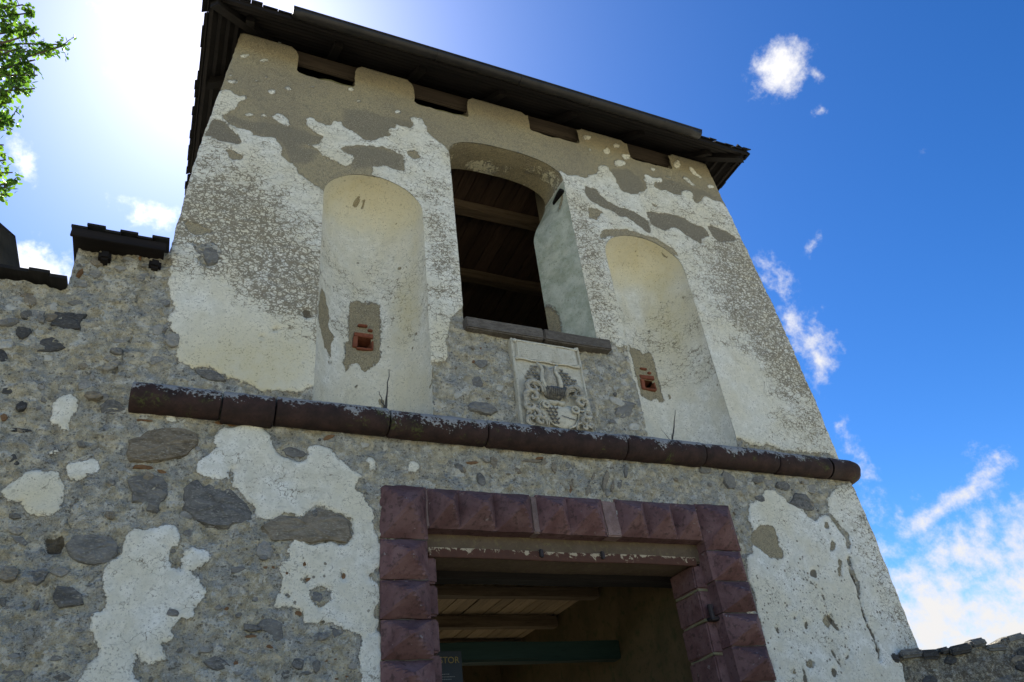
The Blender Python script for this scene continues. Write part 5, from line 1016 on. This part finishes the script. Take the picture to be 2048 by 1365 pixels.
# ------------------------------------------------------------------ eaves and hipped roof
EX0, EX1, EY0, EY1, EZ, SL = -.43, 6.36, -.47, 5.75, 9.015, .82
def roof_parts():
    h = (EY1-EY0)/2; zt = EZ+h*SL; V = []
    for dz in (0, .035):
        V += [(EX0, EY0, EZ+dz), (EX1, EY0, EZ+dz), (EX1, EY1, EZ+dz), (EX0, EY1, EZ+dz), (EX0+h, EY0+h, zt+dz), (EX1-h, EY0+h, zt+dz)]
    F = [(0, 4, 5, 1), (1, 5, 2), (2, 5, 4, 3), (3, 4, 0), (6, 7, 11, 10), (7, 8, 11), (8, 9, 10, 11), (9, 6, 10), (0, 1, 7, 6), (1, 2, 8, 7), (2, 3, 9, 8), (3, 0, 6, 9)]
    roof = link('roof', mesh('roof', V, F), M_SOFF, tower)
    for i in range(9):
        s = .03+i*.085; z = EZ+s*SL-.032
        for nm, a, b in (('f', (EX0+s, EY0+s), (EX1-s, EY0+s)), ('l', (EX0+s, EY0+s+.04), (EX0+s, EY1-s)), ('r', (EX1-s, EY0+s+.04), (EX1-s, EY1-s))):
            if nm == 'f': me = rough_box('batten', a[0], b[0], a[1]-.02, a[1]+.02, z, z+.026, .004, 400+i, .003)
            else: me = rough_box('batten', a[0]-.02, a[0]+.02, a[1], b[1], z, z+.026, .004, 420+i, .003)
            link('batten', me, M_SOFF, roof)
    def rafter(p, q, w, hgt, seed):
        p, q = Vector(p), Vector(q); d = (q-p).normalized(); sd = d.cross(Vector((0, 0, 1))).normalized()*w/2; dn = Vector((0, 0, -hgt)); V = []
        for c in (p, q):
            for s, k in ((-1, 0), (1, 0), (1, 1), (-1, 1)): V.append(c+sd*s+dn*k)
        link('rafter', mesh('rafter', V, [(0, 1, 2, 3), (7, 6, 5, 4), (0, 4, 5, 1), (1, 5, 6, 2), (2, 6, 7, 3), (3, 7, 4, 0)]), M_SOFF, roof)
    zof = lambda s: EZ+s*SL-.034
    for x in (-.02, .906, 1.863, 2.872, 3.843, 4.834, 5.9): rafter((x, EY0+.2, zof(.2)), (x, EY0+1.2, zof(1.2)), .09, .09, 1)
    for y in np.arange(.6, 5., .95):
        rafter((EX0+.08, y, zof(.08)), (EX0+1.0, y, zof(1.0)), .09, .11, 1); rafter((EX1-.08, y, zof(.08)), (EX1-1.0, y, zof(1.0)), .09, .11, 1)
    rafter((EX0+.05, EY0+.05, zof(.05)), (EX0+1.2, EY0+1.2, zof(1.2)), .09, .11, 1); rafter((EX1-.05, EY0+.05, zof(.05)), (EX1-1.2, EY0+1.2, zof(1.2)), .09, .11, 1)
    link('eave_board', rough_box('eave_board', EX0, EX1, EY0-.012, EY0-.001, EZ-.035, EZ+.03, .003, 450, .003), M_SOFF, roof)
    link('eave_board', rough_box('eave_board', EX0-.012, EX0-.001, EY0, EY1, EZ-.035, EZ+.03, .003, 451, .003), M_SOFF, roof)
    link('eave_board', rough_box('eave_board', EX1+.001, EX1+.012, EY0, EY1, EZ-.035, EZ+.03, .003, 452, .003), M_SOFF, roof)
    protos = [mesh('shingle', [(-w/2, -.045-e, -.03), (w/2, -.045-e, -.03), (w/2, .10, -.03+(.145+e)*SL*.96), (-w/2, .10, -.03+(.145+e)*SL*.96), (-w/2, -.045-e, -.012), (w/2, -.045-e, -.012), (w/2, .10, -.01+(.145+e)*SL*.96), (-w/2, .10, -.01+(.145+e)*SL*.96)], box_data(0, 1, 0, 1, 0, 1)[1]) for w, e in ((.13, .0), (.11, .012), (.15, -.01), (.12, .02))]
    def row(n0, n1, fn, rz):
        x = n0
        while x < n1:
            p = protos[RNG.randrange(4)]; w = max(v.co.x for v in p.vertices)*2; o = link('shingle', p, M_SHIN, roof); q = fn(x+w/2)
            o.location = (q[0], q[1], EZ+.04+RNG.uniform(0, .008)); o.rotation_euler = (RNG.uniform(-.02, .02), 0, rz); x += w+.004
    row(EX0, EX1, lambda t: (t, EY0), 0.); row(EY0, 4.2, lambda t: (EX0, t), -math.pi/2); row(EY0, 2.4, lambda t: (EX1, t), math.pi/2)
    # gutter
    n = 14; x0, x1 = .37, 5.53; V = []; ns = 30
    for i in range(ns+1):
        x = x0+(x1-x0)*i/ns; sag = -.012*math.cos(math.pi*(i/ns-.5)*1.0)*-1
        for R in (.068, .062):
            for k in range(n+1):
                a = math.pi+math.pi*k/n; V.append((x, -.535+R*math.cos(a), 9.025+sag+R*math.sin(a)))
    s = 2*(n+1); F = []
    for i in range(ns):
        for k in range(n):
            F.append((i*s+k, i*s+k+1, (i+1)*s+k+1, (i+1)*s+k)); F.append((i*s+n+1+k, (i+1)*s+n+1+k, (i+1)*s+n+2+k, i*s+n+2+k))
        for k in (0, n): F.append((i*s+k, (i+1)*s+k, (i+1)*s+n+1+k, i*s+n+1+k))
    for i in (0, ns): F.append(tuple(i*s+k for k in range(n+1)))
    gut = link('gutter', mesh('gutter', V, F), M_GUT, tower, smooth=True)
    for x in (.87, 1.95, 2.97, 3.9, 4.97):
        V = []
        for xx in (x-.012, x+.012):
            for R in (.073, .066):
                for k in range(n+1): a = math.pi+math.pi*k/n; V.append((xx, -.535+R*math.cos(a), 9.032+R*math.sin(a)))
        F = []
        for k in range(n): F += [(k, k+1, s+k+1, s+k), (k, n+1+k, n+2+k, k+1), (s+k, s+k+1, s+n+2+k, s+n+1+k)]
        link('gutter_strap', mesh('gutter_strap', V, F), M_GUT, gut)
    # roll bead on the outer lip
    link('gutter_bead', mesh('gutter_bead', *tube('b', [(x0+(x1-x0)*i/20, -.603, 9.027+.012*math.cos(math.pi*(i/20-.5))) for i in range(21)], [.009]*21, 8)), M_GUT, gut, smooth=True)
roof_parts()
link('wall_plate', rough_box('wall_plate', -.02, 6.02, .055, .10, 9.02, 9.26, .012, 460, .006), M_DBEAM, tower)

# ------------------------------------------------------------------ brick-lined vents at the back of the niches
def vent(xc, zc, seed):
    y = .415
    for b in ((xc-.105, xc-.060, zc-.07, zc+.055), (xc+.060, xc+.078, zc-.07, zc+.03), (xc-.09, xc+.088, zc+.058, zc+.105), (xc-.07, xc+.075, zc-.082, zc-.062)):
        link('brick', rough_box('brick', b[0], b[1], y-.008, y+.25, b[2], b[3], .005, seed+int(b[0]*90), .009, cuts=5), M_BRICK, tower)
    link('brick', rough_box('brick', xc-.07, xc+.07, y+.16, y+.26, zc-.07, zc+.07, .01, seed, .004), M_SOFF, tower)
    for dx, dz, w in ((-.02, .19, .045), (.05, .145, .022)): link('brick', rough_box('brick', xc+dx-w, xc+dx+w, y-.003, y+.03, zc+dz-.012, zc+dz+.012, .006, seed+3, .010), M_BRICK, tower)
for k, q in enumerate(VENT): vent(q[0], q[1], k+1)
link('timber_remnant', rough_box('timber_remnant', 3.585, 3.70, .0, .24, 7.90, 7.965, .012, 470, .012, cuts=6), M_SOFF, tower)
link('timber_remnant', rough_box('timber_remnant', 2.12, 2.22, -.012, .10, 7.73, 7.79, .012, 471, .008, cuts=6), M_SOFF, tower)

# ------------------------------------------------------------------ armorial plaque
M_FEAT = stone_material('shade_toned_relief_marble', (.16, .15, .125), (.42, .39, .32), (.07, .065, .06), 34, rough=.85, bump=.5)  # mid-dark tone paints in the shade behind the crest
def plaque():
    PX0, PX1, PZ0, PZ1 = 2.645, 3.375, 4.655, 5.605; yf = -.050
    root = empty('armorial_plaque', ((PX0+PX1)/2, 0, PZ0)); ox, oz = (PX0+PX1)/2, PZ0
    tag(root, 'cream marble coat of arms plaque with shield, helm and scrolls below the window', 'plaque')
    W, H = PX1-PX0, PZ1-PZ0
    def U(u, v, y=0.): return (-W/2+u*W, yf-1.5*y, H*(1-v))
    sl_ = rough_box('slab', -W/2, W/2, yf, .03, 0, H, .012, 5, .004, cuts=12); link('slab', sl_, M_MARB, root)
    for a, b in ((0, .035), (.965, 1.)): link('slab_edge', rough_box('slab_edge', -W/2+a*W+.001, -W/2+b*W-.001, yf-.016, yf+.01, .004, H-.004, .006, 6, .003, cuts=10), M_MARB, root)
    pan = link('inscription_panel', rough_box('inscription_panel', -W/2+.055*W, -W/2+.93*W, yf-.022, yf, H*.745, H*.955, .012, 7, .004, cuts=10), M_MARB, root)
    V, F = [], []
    def add(v, f):
        k = len(V); V.extend(v); F.extend(tuple(i+k for i in q) for q in f)
    for t in (.745, .955):
        add(*tube('t', [(-W/2+(.05+.89*k/14)*W, yf-.020, H*t+.006*math.sin(k*1.3)) for k in range(15)], [.010]*15, 6))
    for u in (.05, .94):
        for t in (.745, .955): add(*tube('t', [(-W/2+u*W+.018*math.cos(a)*(1-a/12), yf-.022, H*t+.018*math.sin(a)*(1-a/12)) for a in np.linspace(0, 9, 20)], [.008]*20, 6))
    link('panel_scroll', mesh('panel_scroll', V, F), M_MARB, pan, smooth=True)
    rr = random.Random(3); lines = []
    for row in range(7):
        x = -W/2+.10*W
        while x < -W/2+.88*W:
            w = rr.uniform(.006, .016); hh = rr.uniform(.007, .012); z = H*.935-.024*row
            lines.append((x, x+w*.55, yf-.0245, yf-.018, z-hh, z)); x += w+rr.choice([.004, .004, .012])
    link('worn_inscription', boxes('worn_inscription', lines), M_MARB, pan)
    def relief(name, outline, h, mat=M_MARB, dome=.5, seed=0, par=root, base=0.):
        n = len(outline); cu = sum(p[0] for p in outline)/n; cv = sum(p[1] for p in outline)/n; V = []; r = random.Random(seed)
        area = sum(outline[i-1][0]*outline[i][1]-outline[i][0]*outline[i-1][1] for i in range(n))
        if area > 0: outline = outline[::-1]
        for f, y in ((1., -.004), (.98, h*.55), (.86, h*(.75+.1*dome)), (.5, h*(.85+.35*dome))):
            for p in outline: V.append(U(cu+(p[0]-cu)*f, cv+(p[1]-cv)*f, base+y+r.uniform(-.002, .002)*(f < 1)))
        V.append(U(cu, cv, base+h*(.9+.45*dome))); F = [(k*n+i, k*n+(i+1) % n, (k+1)*n+(i+1) % n, (k+1)*n+i) for k in range(3) for i in range(n)]+[(3*n+i, 3*n+(i+1) % n, 4*n) for i in range(n)]
        return link(name, mesh(name, V, F), mat, par, smooth=True)
    # crest: vase-like trunk between two horns
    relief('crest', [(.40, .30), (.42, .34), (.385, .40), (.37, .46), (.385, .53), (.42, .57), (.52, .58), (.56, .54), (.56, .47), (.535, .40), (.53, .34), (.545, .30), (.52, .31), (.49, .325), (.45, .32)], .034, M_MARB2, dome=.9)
    for pts in ([(.385, .57), (.36, .50), (.36, .42), (.385, .36), (.36, .31), (.31, .285)], [(.60, .57), (.615, .50), (.60, .42), (.565, .36), (.57, .31), (.61, .285)]):
        link('horn', mesh('horn', *tube('h', [U(u, v, .022) for u, v in pts], [.024, .024, .020, .017, .015, .010], 8)), M_MARB, root, smooth=True)
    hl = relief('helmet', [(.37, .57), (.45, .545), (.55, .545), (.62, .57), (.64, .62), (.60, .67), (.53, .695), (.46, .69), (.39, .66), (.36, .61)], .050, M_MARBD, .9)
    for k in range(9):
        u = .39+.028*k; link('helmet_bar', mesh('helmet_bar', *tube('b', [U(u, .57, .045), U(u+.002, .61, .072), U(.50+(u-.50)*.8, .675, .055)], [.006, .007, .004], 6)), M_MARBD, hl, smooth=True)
    relief('collar', [(.36, .70), (.42, .71), (.50, .69), (.58, .71), (.65, .70), (.62, .74), (.56, .76), (.52, .735), (.48, .76), (.42, .74)], .034, dome=.6, seed=8)
    sh = relief('shield', [(.29, .735), (.36, .715), (.44, .755), (.52, .745), (.60, .755), (.69, .735), (.78, .765), (.80, .83), (.775, .90), (.72, .96), (.62, .995), (.52, .995), (.42, .965), (.34, .91), (.27, .83), (.265, .77)], .030, dome=.35, seed=2)
    rim = [(.29, .735), (.265, .77), (.27, .83), (.34, .91), (.42, .965), (.52, .995)]; rim2 = [(.78, .765), (.80, .83), (.775, .90), (.72, .96), (.62, .995)]
    for q in (rim, rim2): link('shield_rim', mesh('shield_rim', *tube('r', [U(u, v, .026) for u, v in q], [.012]*len(q), 8)), M_MARB, sh, smooth=True)
    def spiral(u, v, r0, turns, a0, sg, w, y=.03, n=26):
        pts, rad = [], []
        for i in range(n):
            t = i/(n-1); a = a0+sg*t*turns*2*math.pi; r = r0*(1-t)**.8+.004
            pts.append(U(u+r*math.cos(a), v+r*math.sin(a)*W/H, y+.02*t)); rad.append(w*(.45+.75*math.sin(math.pi*min(1, t*1.15))*.9+.05))
        return tube('s', pts, rad, 7)
    for u, v, sg in ((.325, .775, 1), (.745, .80, -1)): link('shield_volute', mesh('shield_volute', *spiral(u, v, .06, 1.7, 0 if sg < 0 else math.pi, sg, .011, .036)), M_MARB, sh, smooth=True)
    zig = []
    for k in range(5):
        v0 = .80+.038*k; zig.append([U(.315+.02*k+.03*j, v0+(.012 if j % 2 else -.010), .038) for j in range(7) if .315+.02*k+.03*j < .50])
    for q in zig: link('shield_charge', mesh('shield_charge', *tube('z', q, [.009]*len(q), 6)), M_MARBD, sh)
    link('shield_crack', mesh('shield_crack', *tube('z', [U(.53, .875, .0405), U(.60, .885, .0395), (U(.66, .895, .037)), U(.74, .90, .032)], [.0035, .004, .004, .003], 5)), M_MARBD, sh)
    # acanthus mantling: curls with ribs
    curls = [(.20, .60, .13, 1.15, .3, -1, .022), (.17, .70, .12, 1.35, 1.2, 1, .022), (.13, .80, .09, 1.0, -1.4, -1, .018), (.17, .89, .10, 1.2, 2.2, 1, .020), (.24, .96, .08, 1.1, .4, -1, .018), (.11, .95, .07, 1., 1., 1, .015),
             (.80, .61, .13, 1.15, 2.8, 1, .022), (.85, .71, .11, 1.35, 2.0, -1, .022), (.89, .83, .08, 1.1, 4.4, 1, .018), (.86, .91, .08, 1.2, 1.0, -1, .018), (.82, .97, .07, 1.1, 2.8, 1, .016), (.93, .96, .05, 1., .2, -1, .013)]
    rr = random.Random(9)
    for k, (u, v, r0, tn, a0, sg, w) in enumerate(curls):
        V, F = [], []
        add2 = lambda vf: (F.extend(tuple(i+len(V) for i in q) for q in vf[1]), V.extend(vf[0]))
        add2(spiral(u, v, r0, tn, a0, sg, w, .030))
        for j in range(3): add2(spiral(u+rr.uniform(-.02, .02), v+rr.uniform(-.015, .015), r0*(1.05+.13*j), tn*.42, a0-.25*sg+rr.uniform(-.2, .2), sg, w*.42, .018+.006*j, 14))
        for j in range(4):
            a = a0+sg*(.6+1.1*j); c0 = (u+r0*.85*math.cos(a), v+r0*.85*math.sin(a)*W/H); c1 = (u+r0*1.45*math.cos(a+.5*sg), v+r0*1.45*math.sin(a+.5*sg)*W/H)
            if .05 < c1[0] < .95 and c1[1] < .985 and not (.36 < c1[0] < .64 and c1[1] < .72): add2(tube('l', [U(*c0, .03), U((c0[0]+c1[0])/2, (c0[1]+c1[1])/2, .045), U(*c1, .012)], [w*.6, w*.75, w*.2], 6))
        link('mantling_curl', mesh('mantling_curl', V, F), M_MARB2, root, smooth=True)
    # feathering behind the crest
    V, F = [], []; rr = random.Random(4)
    for row in range(9):
        for c in range(14):
            u = .16+.052*c+(.026 if row % 2 else 0)+rr.uniform(-.006, .006); v = .315+.033*row
            if u > .9 or .34 < u < .64 or abs(u-.49) > .13+.045*row*.9+.10 and row < 3: continue
            k = len(V); V += [U(u-.026, v-.014, .001), U(u+.026, v-.014, .001), U(u+.02, v+.012, .009), U(u, v+.021, .011), U(u-.02, v+.012, .009), U(u, v+.024, .0)]
            F += [(k, k+4, k+3, k+2, k+1), (k+4, k+5, k+3), (k+3, k+5, k+2)]
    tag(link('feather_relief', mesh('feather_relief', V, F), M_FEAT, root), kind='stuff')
plaque()

# ------------------------------------------------------------------ information sign inside the passage
def sign():
    root = empty('information_sign', (2.34, 1.69, 2.80)); tag(root, 'black information sign with gold lettering fixed to the green cross beam in the passage', 'sign')
    x0, x1, z1 = 2.06-2.34, 2.612-2.34, 3.21-2.80
    link('panel', rough_box('panel', x0, x1, .0, .018, 0, z1, .006, 1, .0), M_SIGN, root)
    def text(s, size, x, z, mat, name):
        c = bpy.data.curves.new(name, 'FONT'); c.body = s; c.size = size; c.align_x = 'RIGHT'; c.extrude = .001; t = bpy.data.objects.new('tmp', c); COL.objects.link(t)
        dg = bpy.context.evaluated_depsgraph_get(); me = bpy.data.meshes.new_from_object(t.evaluated_get(dg)); bpy.data.objects.remove(t)
        o = link(name, me, mat, root, (x, -.0025, z), (math.pi/2, 0, 0)); return o
    text('TSTOR', .080, 2.586-2.34, 3.103-2.80, M_GOLD, 'lettering')
    rr = random.Random(2); b = []
    for r, w in ((0, .07), (1, .12), (2, .08)):
        x = 2.47-2.34-.06
        while x < 2.47-2.34-.06+w: a = rr.uniform(.006, .014); b.append((x, x+a, -.002, .0, .205-.022*r, .213-.022*r)); x += a+.004
    link('caption_line', boxes('caption_line', b), M_GREYT, root)
sign()

# ------------------------------------------------------------------ parapet wall on the right
def parapet():
    root = empty('parapet_wall', (6.10, .02, 0)); tag(root, 'low dark rubble wall running out from the tower at the bottom right corner', 'wall')
    L, H = 3.6, 2.70; nu, nv = 130, 100; u = np.linspace(0, L, nu); z = np.linspace(0, H, nv); Zm, Um = np.meshgrid(z, u, indexing='ij')
    d = fbm(Um*3, Zm*3, 3, 31)*.07+np.abs(fbm(Um*8, Zm*9, 3, 33))*.08+fbm(Um*25, Zm*25, 3, 35)*.02
    top = .05*fbm(u*2.5, u*0+2, 4, 37)+.015*np.sign(np.sin(u*19)); Zm = Zm+np.linspace(0, 1, nv)[:, None]**4*top[None]
    V = [(Um[j, i], -d[j, i], Zm[j, i]) for j in range(nv) for i in range(nu)]; V += [(Um[-1, i], .5, Zm[-1, i]+.01) for i in range(nu)]+[(Um[0, i], .5, 0) for i in range(nu)]
    F = grid_faces(nv+2, nu); me = mesh('wall', V, F); set_attrs(me, dk=.52); wl = link('wall', me, M_WALL, root, rot=(0, 0, -.543), smooth=True)  # dk darkens the colour for the wall's shade as well as its moss
    k = 0
    for i in range(46):
        uu = RNG.uniform(.05, 2.6); zz = RNG.uniform(2.0, 2.62); s = RNG.uniform(.05, .12); n = 7
        me, cx, cz = stone_mesh([(uu+s*math.cos(2*math.pi*q/n)*RNG.uniform(.7, 1.1), zz+s*.6*math.sin(2*math.pi*q/n)*RNG.uniform(.7, 1.1)) for q in range(n)], 700+i, .02)
        dd = float(d[int(min(zz/H, .99)*nv), int(uu/L*nu)]); link('stone', me, M_ST[RNG.choices(['dark', 'slate', 'schist', 'rust'], [4, 4, 2, .6])[0]], wl, (cx, -dd+.002, cz))
    x = 0
    while x < L:
        w = RNG.uniform(.07, .2); t = float(np.interp(x, u, top)); link('coping_stone', rough_box('coping_stone', x, min(L, x+w-.004), -.03-RNG.uniform(0, .05), .5, H+t-.05, H+t+RNG.uniform(.0, .03), .018, int(x*100), .016, 3, cuts=4), M_ST[RNG.choice(['dark', 'dark', 'slate'])], wl); x += w
parapet()

# ------------------------------------------------------------------ dry weeds on the cornice
def weed(name_label, base, tips, seed):
    root = empty('dry_weed', base); tag(root, name_label, 'weed', 'dry weeds growing on the cornice'); r = random.Random(seed)
    for t, w in tips:
        p = [Vector((0, 0, 0)).lerp(Vector(t), k/6)+Vector((r.uniform(-.008, .008), r.uniform(-.008, .008), 0))*(0 < k < 6) for k in range(7)]
        link('stem', mesh('stem', *tube('s', p, [w*(1-.75*k/6) for k in range(7)], 6)), M_TWIG, root)
weed('dry stalk growing from the cornice in front of the left niche', (1.437, -.03, 4.655), [((.045, .02, .44), .010), ((-.05, .0, .20), .008), ((.02, -.02, .30), .007), ((-.012, .03, .14), .006)], 1)
weed('thin dry stalk growing from the cornice in front of the right niche', (4.24, -.03, 4.655), [((.16, .02, .40), .010), ((-.09, .0, .16), .004), ((.03, .01, .12), .005)], 2)

# ------------------------------------------------------------------ tree behind the curtain wall
def tree():
    base = Vector((-6.6, 5.2, 0)); root = empty('broadleaf_tree', base); tag(root, 'leafy green tree whose branches reach in at the top left corner', 'tree'); r = random.Random(21)
    tr = [Vector((0, 0, -.1)), Vector((.1, 0, 2)), Vector((.0, .1, 4.5)), Vector((.25, -.1, 7.0)), Vector((.3, 0, 9.5)), Vector((.2, .1, 12)), Vector((.3, 0, 14.5))]
    link('trunk', mesh('trunk', *tube('t', tr, [.30, .25, .21, .17, .13, .08, .03], 12)), M_BARK, root, smooth=True)
    tips = []
    # limbs that carry the clumps seen from the gate (local metres), then the rest of the crown
    goals = [(2.82, -1.08, 14.12), (2.95, -0.96, 14.46), (3.1, -0.9, 14.4), (2.89, -0.76, 14.14), (3.19, -0.96, 13.84), (2.91, -0.78, 13.61), (3.45, -1.67, 12.47), (3.4, -1.23, 13.47), (3.42, -0.76, 13.6), (3.74, -1.05, 13.52), (3.75, -0.8, 13.92), (3.64, -1.59, 12.35), (3.36, -1.23, 12.58), (3.7, -1.45, 12.18), (3.52, -1.16, 12.31), (3.25, -1.13, 12.42), (3.81, -1.69, 11.59), (3.43, -1.48, 11.55), (3.51, -1.42, 11.49), (3.31, -0.78, 11.89), (3.48, -0.93, 11.66), (3.54, -1.54, 10.96), (3.46, -0.9, 11.11), (3.77, -1.56, 10.18), (3.75, -1.08, 10.42), (3.97, -1.57, 9.83), (3.94, -1.7, 9.55), (3.68, -0.83, 10.2), (2.62, -1.49, 13.02), (2.9, -1.48, 12.15), (2.7, -0.72, 12.09), (3.14, -0.83, 10.65)]
    NG_ = len(goals)
    for k in range(34):
        a = r.uniform(0, 6.283); rad = r.uniform(1.2, 3.0); z = r.uniform(5.0, 14.8); sc = 1-.5*abs(z-10)/5.5; g = (.2+rad*sc*math.cos(a), rad*sc*math.sin(a), z)
        if g[0] < 2.0: goals.append(g)
    for i, gl in enumerate(goals):
        gl = Vector(gl); zb = max(3.5, min(13.5, gl.z-r.uniform(.9, 2.0))); t = next(k for k in range(len(tr)-1) if tr[k+1].z >= zb); f = (zb-tr[t].z)/(tr[t+1].z-tr[t].z); b = tr[t].lerp(tr[t+1], f)
        p = [b.lerp(gl, k/6)+Vector((r.uniform(-.12, .12), r.uniform(-.12, .12), r.uniform(-.1, .1)+.25*math.sin(math.pi*k/6)))*(0 < k < 6) for k in range(7)]
        link('branch', mesh('branch', *tube('b', p, [.045*(1-.85*k/6)+.004 for k in range(7)], 6)), M_BARK, root, smooth=True)
        tips.append((p, i < NG_))
    V, F = [], []
    tv, tf = [], []
    for p, near in tips:
        for j in range(12 if near else 9):
            k = 5 if near and j > 4 else r.randint(3, 5); f = r.uniform(.3, 1.) if near else r.random(); q = p[k].lerp(p[k+1], f)
            e = q+Vector((r.gauss(0, 1), r.gauss(0, 1), r.gauss(0, .8))).normalized()*(r.uniform(.08, .26) if near else r.uniform(.15, .4))
            vv, ff = tube('w', [q, q.lerp(e, .5)+Vector((0, 0, .03)), e], [.008, .006, .003], 4); o = len(tv); tv += vv; tf += [tuple(i+o for i in g) for g in ff]
            for l in range(r.randint(7, 11) if near else 7):
                t = r.uniform(.15, 1.05); c = q.lerp(e, t)+Vector((r.gauss(0, .03), r.gauss(0, .03), r.gauss(0, .03)))
                d = Vector((r.gauss(0, 1), r.gauss(0, 1), r.gauss(-.5, .8))).normalized(); n = d.cross(Vector((r.gauss(0, 1), r.gauss(0, 1), r.gauss(0, 1)))).normalized(); s = d.cross(n)
                ln = r.uniform(.06, .105); w = ln*.33; o = len(V)
                V += [c, c+d*ln*.35+s*w+n*.006, c+d*ln*.75+s*w*.8+n*.004, c+d*ln, c+d*ln*.75-s*w*.8+n*.004, c+d*ln*.35-s*w+n*.006, c+d*ln*.5-n*.004]
                F += [(o, o+1, o+6), (o+1, o+2, o+6), (o+2, o+3, o+6), (o+3, o+4, o+6), (o+4, o+5, o+6), (o+5, o, o+6)]
    cr = tag(link('crown', mesh('crown', V, F), M_LEAF, root), kind='stuff')
    tag(link('twigs', mesh('twigs', tv, tf), M_BARK, cr), kind='stuff')
tree()
